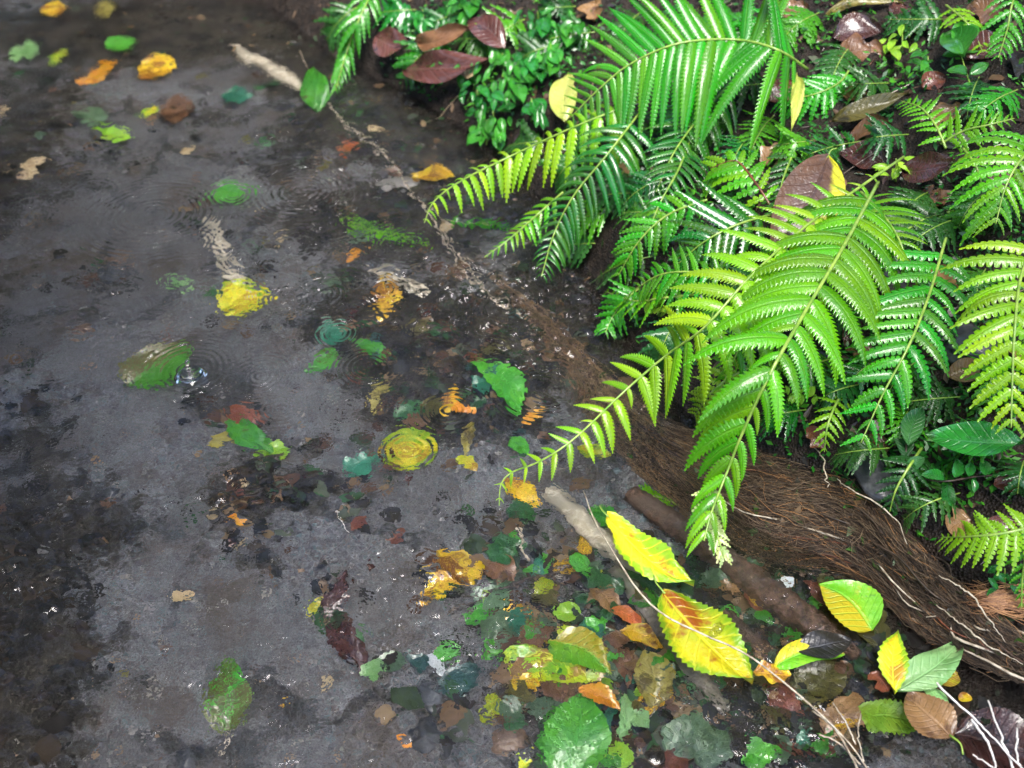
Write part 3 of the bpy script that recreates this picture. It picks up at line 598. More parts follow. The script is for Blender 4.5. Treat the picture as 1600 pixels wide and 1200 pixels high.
# undergrowth: shaded fronds filling the bank
UG = [(1010, 300), (1060, 270), (980, 260), (1110, 200), (1040, 200), (1170, 215), (1020, 400), (1090, 430), (1150, 380), (1240, 300), (1350, 480), (1390, 330), (1450, 300), (1300, 560), (1345, 600), (1420, 640), (1390, 700), (1440, 560), (1500, 620), (1210, 180),
      (1000, 20), (930, 50), (870, 70), (820, 30), (740, 15), (690, 60), (1330, 70), (1280, 20), (1180, 30), (1350, 220), (1500, 340), (1560, 560), (1480, 480), (1260, 640), (1530, 120), (960, 330), (930, 380), (1060, 330), (1180, 480), (1235, 560), (900, 10), (1100, 150), (1480, 30), (1590, 140), (1390, 130), (1540, 300), (1420, 210), (1310, 260), (1600, 300), (1540, 420), (1430, 480), (1290, 420), (1200, 420), (1120, 470), (1060, 500), (1000, 450), (950, 200), (910, 240), (860, 220), (1000, 230), (1090, 240), (1140, 190), (1200, 130), (1270, 220), (780, 60), (650, 15), (560, 10), (1560, 680), (1600, 720), (1380, 560), (1500, 770), (1220, 20)]
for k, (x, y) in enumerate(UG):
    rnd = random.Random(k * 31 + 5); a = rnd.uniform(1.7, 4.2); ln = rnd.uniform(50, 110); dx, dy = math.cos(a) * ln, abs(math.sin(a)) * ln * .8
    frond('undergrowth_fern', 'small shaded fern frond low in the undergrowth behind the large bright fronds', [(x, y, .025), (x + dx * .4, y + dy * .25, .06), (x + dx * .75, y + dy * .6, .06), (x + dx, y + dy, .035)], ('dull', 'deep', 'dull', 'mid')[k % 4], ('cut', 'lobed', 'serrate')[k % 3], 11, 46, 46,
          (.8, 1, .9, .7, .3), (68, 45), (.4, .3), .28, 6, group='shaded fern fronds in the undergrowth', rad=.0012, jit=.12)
# ------------------------------------------------------------------ leaves in the stream
YL = 'yellow'
leaf('fallen_leaf', 'large yellow leaf with brown patches and two bubbles on it, under the pale root', (1036, 925), (1176, 1068), 96, 'yellowbrown', 'oval', .004, surf=True, serr=.10, nser=20, cup=.12, bend=.02, wave=.035, stalk=.03)
leaf('fallen_leaf', 'bright plain yellow leaf beside the pale peeled stick, tip towards the brown branch', (948, 806), (1084, 915), 60, 'yellow', 'oval', .003, surf=True, serr=.10, nser=16, cup=.2, bend=.02, wave=.045, bites=2, stalk=.02)
leaf('fallen_leaf', 'green leaf end sticking out from under the plain yellow leaf beside the pale stick', (924, 796), (968, 834), 36, 'green', 'ovate', .004)
leaf('fallen_leaf', 'round yellow leaf in the middle of the largest ring of ripples', (596, 706), (682, 700), 62, 'yellow', 'round', .006, serr=.05, nser=14, cup=.05)
leaf('fallen_leaf', 'oval yellow leaf broken into stripes by ripples, below the upright pale stick', (342, 488), (420, 462), 56, 'yellow', 'oval', .006, serr=.05, nser=12)
leaf('fallen_leaf', 'green leaf with one olive half beside the splashing raindrop', (200, 606), (296, 540), 74, 'greenolive', 'ovate', .006, serr=.03)
leaf('fallen_leaf', 'bright green leaf under small ripples, pale lime at its lower end', (360, 652), (444, 716), 40, 'green', 'lance', .006, serr=.08)
leaf('fallen_leaf', 'ragged lime scrap at the lower end of the bright green leaf under small ripples', (400, 712), (456, 708), 22, 'lime', 'scrap', .009, bites=2)
leaf('fallen_leaf', 'thin pale yellow strip touching the bright green leaf under small ripples', (322, 692), (394, 700), 15, 'oliveyellow', 'lance', .004)
leaf('fallen_leaf', 'dark brown leaf just above the bright green leaf under small ripples', (358, 640), (416, 662), 24, 'redbrown', 'oval', .006)
leaf('fallen_leaf', 'lone serrated green and brown leaf with a stem, on open gravel at the bottom', (356, 1150), (360, 1034), 64, 'greenbrown', 'ovate', .006, serr=.05, nser=13, stalk=.025, cup=.1)
leaf('fallen_leaf', 'upper of two golden leaves with brown blotches at the edge of the litter drift', (686, 862), (756, 908), 54, 'gold', 'oval', .006, bites=3, serr=.05)
leaf('fallen_leaf', 'lower of two golden leaves with brown blotches at the edge of the litter drift', (656, 936), (730, 918), 46, 'gold', 'ovate', .008, bites=4, serr=.06)
leaf('fallen_leaf', 'brown leaf right behind the upper golden leaf', (748, 880), (806, 912), 42, 'brown', 'oval', .006)
leaf('fallen_leaf', 'grey green leaf between the golden leaves and the small bright teal leaf', (732, 958), (800, 912), 40, 'greygreen', 'oval', .006)
leaf('fallen_leaf', 'small bright teal leaf standing on end below the squiggly pale twig', (838, 912), (842, 872), 20, 'teal', 'ovate', .009)
leaf('fallen_leaf', 'dark green leaf above the small bright teal leaf', (758, 866), (812, 872), 28, 'darkgreen', 'oval', .006)
leaf('fallen_leaf', 'mid green leaf scrap under the golden leaves', (724, 970), (772, 960), 30, 'green', 'scrap', .008)
leaf('fallen_leaf', 'small square yellow scrap in the middle of the litter drift', (784, 966), (826, 966), 26, 'gold', 'scrap', .009)
leaf('fallen_leaf', 'large leaf yellow at one end and green at the other, in the lower litter drift', (786, 1042), (962, 1052), 84, 'yellowgreen', 'oval', .010, serr=.05, nser=18, cup=.08, bend=.03)
leaf('fallen_leaf', 'golden torn leaf end under the large yellow and green leaf', (796, 1066), (842, 1076), 28, 'gold', 'scrap', .012, bites=2)
leaf('fallen_leaf', 'green leaf overlapping the green end of the large yellow and green leaf', (858, 1010), (956, 1064), 60, 'halfgreen', 'ovate', .014, serr=.04, cup=.1)
leaf('fallen_leaf', 'dark teal leaf below the pale blue scrap', (684, 1078), (752, 1042), 42, 'darkteal', 'oval', .006)
leaf('fallen_leaf', 'pale blue scrap lying between dark teal leaves', (660, 1026), (690, 1062), 20, 'pale', 'scrap', .011)
leaf('fallen_leaf', 'dark teal leaf left of the pale blue scrap', (636, 1040), (676, 1028), 24, 'darkteal', 'oval', .007)
leaf('fallen_leaf', 'narrow bright green leaf right of the pale blue scrap', (678, 1030), (718, 1026), 18, 'green', 'oval', .010)
leaf('fallen_leaf', 'light green heart shaped leaf right of the bent maroon leaf', (566, 1060), (596, 1034), 32, 'palegreen', 'ovate', .007)
leaf('fallen_leaf', 'grey green leaf touching the light green heart shaped leaf', (594, 1050), (630, 1024), 38, 'greygreen', 'oval', .005)
leaf('fallen_leaf', 'upper half of a bent maroon leaf on open gravel', (506, 970), (544, 896), 32, 'maroon', 'lance', .006, wave=.05)
leaf('fallen_leaf', 'lower half of a bent maroon leaf on open gravel', (514, 976), (570, 1056), 42, 'maroon', 'oval', .006, wave=.05)
leaf('fallen_leaf', 'small green leaf caught on the lower maroon leaf', (544, 1004), (574, 996), 22, 'darkgreen', 'scrap', .011)
leaf('fallen_leaf', 'yellow pointed scrap left of the bent maroon leaf', (480, 966), (512, 940), 16, 'yellow', 'scrap', .006)
leaf('fallen_leaf', 'see through olive leaf with a pale vein, standing upright in the litter', (1020, 1112), (1010, 1018), 60, 'oliveyellow', 'oval', .010, serr=.05, cup=.2, stalk=.015)
leaf('fallen_leaf', 'golden leaf curling over the top of the see through olive leaf', (966, 990), (1034, 1022), 32, 'gold', 'oval', .014, bites=2)
leaf('fallen_leaf', 'red orange leaf between a brown leaf and the golden curled leaf', (952, 960), (1004, 990), 22, 'redorange', 'lance', .014, cup=.3)
leaf('fallen_leaf', 'brown oval leaf at the upper end of the red orange leaf', (924, 920), (960, 970), 36, 'tanbrown', 'oval', .010)
leaf('fallen_leaf', 'dark brown leaf left of the see through olive leaf', (960, 1012), (980, 1084), 30, 'brown', 'lance', .010)
leaf('fallen_leaf', 'small bright green leaf pair right of the litter drift middle', (916, 984), (948, 974), 28, 'green', 'scrap', .012, bites=2)
leaf('fallen_leaf', 'grey green leaf under the small bright green pair', (908, 1012), (962, 992), 40, 'greygreen', 'oval', .006)
leaf('fallen_leaf', 'largest bright green leaf with a scalloped edge, cut off by the bottom edge', (878, 1235), (908, 1094), 100, 'green', 'oval', .016, serr=.07, nser=13, cup=.12, wave=.025)
leaf('fallen_leaf', 'curled orange leaf on the tip of the largest scalloped green leaf', (902, 1092), (968, 1124), 28, 'orange', 'oval', .024, cup=.5)
leaf('fallen_leaf', 'narrow pale green leaf right of the curled orange leaf', (968, 1168), (974, 1090), 20, 'palegreen', 'lance', .016)
leaf('fallen_leaf', 'smooth pale green leaf between the narrow pale leaf and dark litter', (986, 1120), (1014, 1142), 30, 'palegreen', 'oval', .016)
leaf('fallen_leaf', 'pointed green leaf with a yellow half, beside the dark pool under the roots', (1364, 986), (1278, 914), 74, 'halfgreen', 'ovate', .004, surf=True, serr=.04, nser=12, cup=.1)
leaf('fallen_leaf', 'olive leaf with holes behind the pointed green leaf beside the dark pool', (1388, 1022), (1318, 932), 54, 'olive', 'oval', .003, bites=3)
leaf('fallen_leaf', 'curled green leaf with a yellow edge and a black wet upper side', (1208, 1044), (1320, 1024), 40, 'halfgreen', 'oval', .006, surf=True, cup=.2, serr=.03)
leaf('fallen_leaf', 'black rotten leaf lying on the curled green leaf with a yellow edge', (1244, 1018), (1330, 1002), 42, 'black', 'oval', .012, surf=True, cup=.1)
leaf('fallen_leaf', 'small yellow and orange leaf between the large yellow leaf and the curled green one', (1176, 1052), (1236, 1056), 30, 'gold', 'scrap', .003, surf=True, bites=2)
leaf('fallen_leaf', 'upright yellow leaf with saw teeth and a reddish foot', (1398, 1084), (1402, 986), 44, 'yellow', 'lance', .012, surf=True, serr=.14, nser=10, cup=.1)
leaf('fallen_leaf', 'pale green pointed leaf right of the upright saw toothed yellow leaf', (1400, 1082), (1504, 1000), 48, 'palegreen', 'ovate', .008, surf=True, cup=.12, serr=.03)
leaf('fallen_leaf', 'red brown scrap at the foot of the upright saw toothed yellow leaf', (1360, 1052), (1388, 1082), 34, 'redbrown', 'scrap', .004, surf=True)
leaf('fallen_leaf', 'wide olive leaf sunk under the curled green leaf with a yellow edge', (1240, 1096), (1322, 1040), 62, 'olive', 'oval', .008, bites=1)
leaf('fallen_leaf', 'tan brown ragged leaf left of the fringed lime leaf', (1292, 1170), (1342, 1088), 58, 'tanbrown', 'scrap', .008, bites=4)
leaf('fallen_leaf', 'lime leaf with a fringed left end under the wide brown leaf', (1330, 1122), (1450, 1136), 50, 'lime', 'oval', .010, serr=.12, nser=15, cup=.08)
leaf('fallen_leaf', 'wide brown leaf partly covering the fringed lime leaf', (1488, 1154), (1416, 1086), 62, 'tanbrown', 'oval', .010, surf=True, serr=.06, cup=.1, stalk=.02)
leaf('fallen_leaf', 'red brown leaf below the tip of the large yellow leaf with bubbles', (1196, 1074), (1254, 1126), 36, 'redbrown', 'lance', .010, bites=1)
leaf('fallen_leaf', 'pale teal strip at the right rim of the wide brown leaf', (1442, 1072), (1486, 1116), 20, 'palegreen', 'lance', .003, surf=True)
leaf('fallen_leaf', 'dark green leaf in the gap right of the sunken brown branch', (1152, 908), (1196, 880), 36, 'darkgreen', 'ovate', .006)
leaf('fallen_leaf', 'pale blue scrap in the gap right of the sunken brown branch', (1202, 920), (1240, 910), 18, 'pale', 'scrap', .010)
leaf('fallen_leaf', 'small round yellow scrap near the white branching roots', (1498, 1094), (1518, 1090), 14, 'gold', 'round', .004, surf=True)
leaf('fallen_leaf', 'small yellow green leaf where the white branching roots begin', (1462, 1066), (1496, 1054), 28, 'yellowgreen', 'round', .005, surf=True)
leaf('fallen_leaf', 'upper of the large grey green leaves at the bottom, beside the tan brown ragged leaf', (1042, 1190), (1100, 1122), 60, 'greygreen', 'oval', .010)
leaf('fallen_leaf', 'grey green leaf overlapping its neighbour at the bottom edge right of the pale green leaf', (1086, 1204), (1140, 1148), 50, 'greygreen', 'ovate', .014)
leaf('fallen_leaf', 'bright green leaf at the bottom edge below the red brown leaf', (1160, 1196), (1216, 1184), 40, 'green', 'ovate', .014)
leaf('fallen_leaf', 'small teal scrap left of the tan brown ragged leaf', (1240, 1162), (1272, 1154), 18, 'teal', 'scrap', .012)
leaf('fallen_leaf', 'large maroon leaf in the lower right corner under the white branching roots', (1490, 1150), (1640, 1190), 92, 'maroon', 'oval', .004)
leaf('fallen_leaf', 'golden leaf half hidden by the curled fern tip', (790, 750), (842, 796), 34, 'gold', 'oval', .008, bites=2)
leaf('fallen_leaf', 'dark green leaf under the golden leaf at the curled fern tip', (792, 800), (836, 806), 40, 'darkgreen', 'oval', .006)
leaf('fallen_leaf', 'small dark green leaf above the curled fern tip', (798, 688), (826, 716), 26, 'green', 'ovate', .006)
leaf('fallen_leaf', 'yellow leaf under the middle of the curled tip frond', (902, 702), (954, 714), 24, 'yellow', 'oval', .006)
leaf('fallen_leaf', 'green leaf blurred by ripples, with bright lower rim, above the yellow and orange pair', (744, 566), (808, 656), 52, 'green', 'oval', .008, bites=1)
leaf('fallen_leaf', 'teal leaf covering the upper end of the ripple blurred green leaf', (738, 606), (800, 592), 40, 'teal', 'scrap', .012)
leaf('fallen_leaf', 'bright yellow narrow leaf left of the ripple blurred green leaf', (694, 652), (712, 608), 22, 'gold', 'lance', .008)
leaf('fallen_leaf', 'orange leaf next to the bright yellow narrow leaf', (704, 634), (744, 650), 20, 'orange', 'scrap', .010)
leaf('fallen_leaf', 'yellow leaf end at the lower end of the pale olive strip', (712, 722), (746, 738), 20, 'yellow', 'scrap', .008)
leaf('fallen_leaf', 'pale olive strip leading down to a yellow leaf end', (740, 662), (728, 720), 20, 'oliveyellow', 'lance', .005)
leaf('fallen_leaf', 'orange scrap right of the ripple blurred green leaf', (818, 664), (852, 644), 16, 'orange', 'lance', .006)
leaf('fallen_leaf', 'dark green leaf left of the round yellow leaf', (544, 746), (592, 714), 42, 'teal', 'scrap', .006)
leaf('fallen_leaf', 'dull green leaf above the round yellow leaf', (618, 660), (660, 630), 36, 'darkgreen', 'oval', .006)
leaf('fallen_leaf', 'pale yellow crinkled strip left of the dull green leaf', (582, 648), (612, 602), 22, 'oliveyellow', 'scrap', .006)
leaf('fallen_leaf', 'yellow dripping shaped leaf below the upper pale stick', (598, 496), (602, 440), 40, 'gold', 'oval', .008, bites=3)
leaf('fallen_leaf', 'bright green leaf with a lime rim between two ripple rings', (556, 536), (598, 568), 30, 'green', 'oval', .006)
leaf('fallen_leaf', 'teal leaf inside a ripple ring left of the lime rimmed leaf', (500, 530), (544, 518), 40, 'teal', 'oval', .006)
leaf('fallen_leaf', 'plain green leaf on grey gravel below the teal leaf', (482, 586), (524, 548), 26, 'green', 'oval', .006)
leaf('fallen_leaf', 'small dark green leaf left of the striped yellow leaf', (318, 466), (346, 458), 16, 'darkgreen', 'oval', .006)
leaf('fallen_leaf', 'pale green strip beside the upright pale stick', (258, 440), (302, 448), 20, 'palegreen', 'scrap', .005)
leaf('fallen_leaf', 'vivid green leaf with ring shaped ripples near the top of the upright pale stick', (328, 308), (394, 302), 28, 'green', 'oval', .008)
leaf('fallen_leaf', 'vivid orange yellow leaf alone in the far stream', (218, 112), (272, 108), 38, 'gold', 'round', .010, serr=.08, nser=8)
leaf('fallen_leaf', 'yellow leaf at the far top left of the stream', (64, 18), (106, 14), 20, 'gold', 'oval', .008)
leaf('fallen_leaf', 'dull yellow leaf at the far top, right of the yellow one', (148, 20), (182, 16), 24, 'oliveyellow', 'oval', .008)
leaf('fallen_leaf', 'pale teal leaf far left', (16, 86), (60, 82), 30, 'palegreen', 'scrap', .008)
leaf('fallen_leaf', 'small yellow green leaf right of the pale teal leaf', (84, 104), (102, 80), 18, 'yellowgreen', 'scrap', .010)
leaf('fallen_leaf', 'orange brown leaf left of the vivid orange yellow leaf', (126, 136), (182, 96), 30, 'orange', 'scrap', .008, bites=3)
leaf('fallen_leaf', 'vivid green square leaf right of the vivid orange yellow leaf', (346, 152), (396, 154), 32, 'teal', 'scrap', .010)
leaf('fallen_leaf', 'tall mottled green leaf near the far water edge', (496, 178), (492, 108), 42, 'green', 'ovate', .012)
leaf('fallen_leaf', 'brown leaf below the vivid orange yellow leaf', (252, 176), (304, 172), 42, 'brown', 'oval', .006)
leaf('fallen_leaf', 'dull green leaf left of the lime leaf in the far stream', (114, 176), (162, 196), 34, 'greygreen', 'oval', .006)
leaf('fallen_leaf', 'lime leaf in the far stream below the orange brown leaf', (150, 198), (208, 220), 28, 'lime', 'scrap', .010)
leaf('fallen_leaf', 'little yellow leaf left of the brown leaf below the vivid orange yellow one', (226, 186), (242, 168), 16, 'yellow', 'scrap', .008)
leaf('fallen_leaf', 'golden crumbly leaf at the far left edge of the pale gravel', (38, 282), (68, 250), 28, 'tan', 'scrap', .008, bites=4)
leaf('fallen_leaf', 'green leaf in the far dark shallows above the lime leaf', (168, 78), (212, 66), 26, 'green', 'oval', .006)
leaf('fallen_leaf', 'olive yellow leaf beside the grey stone under the far white root', (644, 280), (712, 276), 26, 'gold', 'oval', .008)
leaf('fallen_leaf', 'orange scrap left of the far white root', (532, 238), (560, 226), 18, 'redorange', 'scrap', .006)
leaf('fallen_leaf', 'tiny yellow leaf in the dark shallows at the end of the sunken lime fern', (538, 410), (568, 392), 14, 'orange', 'scrap', .006)
leaf('fallen_leaf', 'orange scrap on gravel above the bottom maroon leaf', (356, 812), (380, 826), 15, 'orange', 'scrap', .006)
leaf('fallen_leaf', 'tan twisted scrap on open gravel left of the maroon leaf', (268, 938), (302, 934), 12, 'tan', 'scrap', .006)
leaf('fallen_leaf', 'tan hooked scrap right of the lone serrated leaf', (504, 1086), (524, 1062), 14, 'tan', 'scrap', .006)
leaf('fallen_leaf', 'orange scrap at the bottom edge of the open gravel', (624, 1160), (648, 1166), 14, 'orange', 'scrap', .006)
leaf('fallen_leaf', 'tiny golden scrap right of the lone serrated leaf', (436, 1110), (446, 1100), 10, 'gold', 'scrap', .006)
leaf('fallen_leaf', 'green brown leaf below the squiggly pale twig at the litter edge', (770, 838), (822, 862), 30, 'darkgreen', 'scrap', .006)
leaf('fallen_leaf', 'yellow leaf piece at the bottom edge left of the scalloped green leaf', (808, 1200), (836, 1192), 22, 'yellow', 'scrap', .010)
# leaves and fern fronds sunk in the shallows under the bank
def sunk(label, path, mat, n, w, style='cut'):
    frond('sunken_fern', label, path, mat, style, n, w, w, (.7, 1, 1, .8, .4), (65, 40), (0, 0), .34, 6, hint=(0, 0, 1), abs_=lambda p: hit(p[0], p[1]) + np.array([0, 0, .012]), rad=.0012)
sunk('lime fern frond lying under water in the far shallows, left of the far white root', [(532, 338), (570, 360), (620, 372), (668, 384)], 'bright', 14, 24)
sunk('dull green fern frond under water beneath the tip of the furthest reaching lime frond', [(694, 346), (730, 350), (765, 354), (796, 362)], 'mid', 11, 24)
sunk('green fern frond under water below the fibrous roots, beside the curled tip frond', [(1062, 796), (1038, 786), (1015, 778), (998, 770)], 'bright', 9, 24)

# ------------------------------------------------------------------ dead leaves on the bank
leaf('dead_leaf', 'large brown leaf with a yellow rim leaning among the ferns', (1294, 244), (1208, 398), 92, 'browngreenrim', 'oval', .0, cmul=.13, cup=.12, bend=.05, stalk=.02, wave=.01)
leaf('dead_leaf', 'maroon curled dead leaf on the upper right slope beside the small hanging frond', (1412, 272), (1496, 258), 44, 'maroon', 'oval', .01, cmul=.05, cup=.35)
leaf('dead_leaf', 'long maroon ribbed leaf at the top, left of the green herb patch', (632, 112), (775, 96), 44, 'maroon', 'oval', .0, cmul=.05, cup=.2)
leaf('dead_leaf', 'upright maroon ribbed leaf behind the long maroon leaf at the top', (790, 78), (732, 36), 42, 'maroon', 'oval', .0, cmul=.06, cup=.2)
leaf('dead_leaf', 'grey shiny curled leaf above the long maroon ribbed leaf', (655, 68), (735, 44), 34, 'brown', 'oval', .0, cmul=.06, cup=.4)
leaf('dead_leaf', 'dark shiny leaf under the frond hanging from the top edge', (590, 60), (644, 74), 44, 'maroon', 'oval', .0, cmul=.05, cup=.3)
leaf('dead_leaf', 'tan leaf curled at the right end of the long maroon leaf', (726, 118), (748, 108), 16, 'tan', 'round', .0, cmul=.07)
leaf('dead_leaf', 'yellow blotched leaf standing behind the tip of the largest arching frond', (882, 192), (888, 116), 44, 'paleyellow', 'oval', .0, cmul=.10, bites=2)
leaf('dead_leaf', 'whitish withered pinna hanging from the right end of the largest arching frond', (1246, 118), (1236, 210), 20, 'paleyellow', 'lance', .0, cmul=.13, serr=.08)
leaf('dead_leaf', 'yellow moss coloured leaf strip at the top right edge', (1290, 24), (1412, 6), 22, 'oliveyellow', 'lance', .0, cmul=.03)
leaf('dead_leaf', 'reddish brown leaf on dark soil right of the largest arching frond', (1300, 62), (1378, 50), 40, 'maroon', 'oval', .0, cmul=.03, cup=.25)
leaf('dead_leaf', 'shiny purple brown leaf near the top right herb', (1508, 95), (1570, 60), 50, 'maroon', 'oval', .0, cmul=.03, cup=.25)
leaf('dead_leaf', 'brown curled leaf above the large brown leaf with a yellow rim', (1330, 225), (1396, 196), 34, 'brown', 'oval', .0, cmul=.03, cup=.35)
leaf('dead_leaf', 'olive brown long leaf behind the large brown leaf with a yellow rim', (1300, 190), (1420, 146), 28, 'olive', 'lance', .0, cmul=.03, cup=.3)
leaf('dead_leaf', 'red brown leaf on the soil between the tiny upright frond and the corner', (1440, 140), (1476, 122), 30, 'redbrown', 'oval', .0, cmul=.02, cup=.3)
leaf('dead_leaf', 'dark red leaf low at the right edge above the feathery fronds', (1552, 758), (1612, 734), 34, 'redbrown', 'oval', .0, cmul=.02, cup=.2)
leaf('dead_leaf', 'brown leaf on the mud between the rounded lobe fronds', (1480, 590), (1530, 566), 36, 'tanbrown', 'oval', .0, cmul=.02, cup=.3)
leaf('dead_leaf', 'pinkish brown leaf below the large brown leaf, half under the dark flat frond', (1190, 260), (1232, 228), 30, 'tanbrown', 'scrap', .0, cmul=.02)
leaf('dead_leaf', 'rust coloured leaf behind the dark hanging frond', (962, 300), (985, 240), 34, 'tanbrown', 'oval', .0, cmul=.04, cup=.2)
leaf('dead_leaf', 'maroon leaf under the whitish withered pinna', (1200, 160), (1240, 130), 42, 'redbrown', 'oval', .0, cmul=.03)
leaf('dead_leaf', 'brown leaf on the mud under the broad bright frond', (1316, 600), (1362, 588), 26, 'brown', 'oval', .0, cmul=.02, cup=.3)
leaf('dead_leaf', 'pinkish leaf among the roots where the broad bright frond ends', (1258, 670), (1290, 700), 30, 'redbrown', 'scrap', .0, cmul=.02)
DL = [(1440, 40), (1540, 20), (1420, 90), (1590, 110), (1330, 150), (1500, 145), (1560, 290), (1460, 310), (1590, 330), (1390, 440), (1480, 440), (1550, 460), (1330, 520), (1300, 300), (1180, 160), (1110, 90), (930, 20), (840, 40), (1010, 90), (1350, 560), (1420, 620), (1530, 700), (1500, 820), (1430, 780), (1350, 250), (1240, 20), (1180, 5), (1560, 620), (1590, 560), (1600, 780), (1400, 20), (1345, 90), (700, 10), (610, 20), (1480, 180), (1600, 200), (1560, 830), (1380, 690), (1500, 500), (1120, 340)]
for k, (x, y) in enumerate(DL):
    if k % 3 == 2: continue
    rnd = random.Random(k + 400); a = rnd.uniform(0, 6.28); l = rnd.uniform(24, 44)
    leaf('dead_leaf', 'dark rotting leaf flat on the wet soil of the bank', (x - l * math.cos(a), y - l * .6 * math.sin(a)), (x + l * math.cos(a), y + l * .6 * math.sin(a)), rnd.uniform(26, 46), ('maroon', 'brown', 'redbrown', 'black', 'tanbrown', 'maroon')[k % 6], ('oval', 'scrap', 'ovate')[k % 3], .0, cmul=.012 + .01 * rnd.random(), cup=rnd.uniform(.1, .4), group='rotting leaves on the bank', cat='leaf', wave=.05)

# ------------------------------------------------------------------ leaf scraps of the litter drift on the bed (countable, alike)
protos = {}
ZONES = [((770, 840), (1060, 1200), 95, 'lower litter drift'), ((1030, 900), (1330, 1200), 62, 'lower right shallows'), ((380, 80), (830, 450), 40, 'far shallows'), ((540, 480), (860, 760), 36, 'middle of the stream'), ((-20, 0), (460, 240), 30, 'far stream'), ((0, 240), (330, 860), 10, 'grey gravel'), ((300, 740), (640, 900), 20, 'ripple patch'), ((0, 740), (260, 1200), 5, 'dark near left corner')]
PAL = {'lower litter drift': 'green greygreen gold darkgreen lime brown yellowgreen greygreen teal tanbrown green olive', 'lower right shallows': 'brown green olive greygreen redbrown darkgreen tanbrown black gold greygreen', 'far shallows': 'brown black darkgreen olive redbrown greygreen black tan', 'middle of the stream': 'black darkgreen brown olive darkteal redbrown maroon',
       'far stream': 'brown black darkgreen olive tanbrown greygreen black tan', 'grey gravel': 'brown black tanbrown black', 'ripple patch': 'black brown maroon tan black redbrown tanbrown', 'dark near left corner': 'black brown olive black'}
WORD = dict(green='green', gold='golden', lime='lime', yellowgreen='yellow green', teal='teal', brown='brown', greygreen='grey green', darkgreen='dark green', olive='olive', black='black', redbrown='red brown', darkteal='dark teal', tanbrown='tan brown', tan='tan', maroon='maroon')
for (x0, y0), (x1, y1), cnt, zn in ZONES:
    rnd = random.Random(zn); pal = PAL[zn].split()
    for k in range(cnt):
        m = pal[k % len(pal)]; x, y = rnd.uniform(x0, x1), rnd.uniform(y0, y1)
        p = hit(x, y)
        if p[2] > .0: continue
        sz = (.012 + .020 * rnd.random() ** 1.5) * (1.3 if 'litter' in zn or 'right' in zn else 1.0) * (.62 if zn in ('grey gravel', 'ripple patch', 'dark near left corner') else 1)
        key = (m, k % 3); tilt = Matrix.Rotation(rnd.uniform(0, 6.28), 4, 'Z') @ Matrix.Rotation(rnd.uniform(-.35, .35), 4, 'X') @ Matrix.Rotation(rnd.uniform(-.35, .35), 4, 'Y')
        if key not in protos:
            mb = MB(); mb.add(*leaf_geo((-.5, 0, 0), (.5, 0, 0), (0, 0, 1), rnd.uniform(.55, .9), ('scrap', 'oval', 'ovate')[k % 3], seed=len(protos) + 90, bites=2, cup=.2, wave=.05, nu=10))
            protos[key] = mb.build('leaf_scrap', LM[m], origin=(0, 0, 0)); o = protos[key]
        else:
            o = protos[key].copy(); COL.objects.link(o)
        o.matrix_world = Matrix.Translation(Vector(p) + Vector((0, 0, .002 + rnd.uniform(0, .012)))) @ tilt @ Matrix.Diagonal((sz * 1.5, sz * 1.5, sz * 1.2, 1))
        tag(o, f'small {WORD[m]} leaf scrap sunk in the {zn}', 'leaf scrap', f'{WORD[m]} leaf scraps in the {zn}')

# the mass of rotten bits lying between them, too fine to count
sl = MB(); rs = np.random.default_rng(21); ST = [(.03, .02, .012), (.015, .012, .01), (.06, .03, .018), (.02, .035, .014), (.10, .06, .03), (.012, .01, .009), (.03, .03, .03), (.02, .06, .02), (.16, .11, .06), (.05, .06, .04), (.022, .015, .012), (.012, .012, .012)]
for x, y, rx, ry, a in SILT_AND_SHADE + [(860, 950, 170, 140, 1), (1010, 1070, 220, 140, 1), (1250, 1050, 220, 150, 1), (700, 560, 180, 130, 1), (420, 760, 130, 50, 1), (700, 200, 180, 100, 1)]:
    for k in range(int(85 * a * max(.6, rx * ry / 9000))):
        px, py = x + rs.normal(0, .55) * rx, y + rs.normal(0, .55) * ry
        if not (-200 < px < 1700 and -60 < py < 1300): continue
        if px < 300 and py > 640 and rs.random() < .72: continue
        p = hit(px, py)
        if p[2] > -.002: continue
        dark = px < 300 and py > 600  # lower left bits: edge darkening put into their tone
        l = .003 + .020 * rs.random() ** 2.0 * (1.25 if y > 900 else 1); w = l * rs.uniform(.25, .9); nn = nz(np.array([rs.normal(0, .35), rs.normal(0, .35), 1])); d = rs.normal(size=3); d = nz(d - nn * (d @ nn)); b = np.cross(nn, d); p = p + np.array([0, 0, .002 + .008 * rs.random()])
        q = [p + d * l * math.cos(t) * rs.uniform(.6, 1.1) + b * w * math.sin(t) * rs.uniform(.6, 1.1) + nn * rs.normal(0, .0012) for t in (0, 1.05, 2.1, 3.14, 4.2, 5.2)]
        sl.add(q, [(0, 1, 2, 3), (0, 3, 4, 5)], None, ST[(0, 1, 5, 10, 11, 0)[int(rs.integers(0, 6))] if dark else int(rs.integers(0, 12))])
tag(sl.build('sunken_litter', M['sodden'], smooth=False, origin=(0, 1, 0)), 'dark rotten leaf bits covering parts of the stream bed', 'leaf litter', kind='stuff')

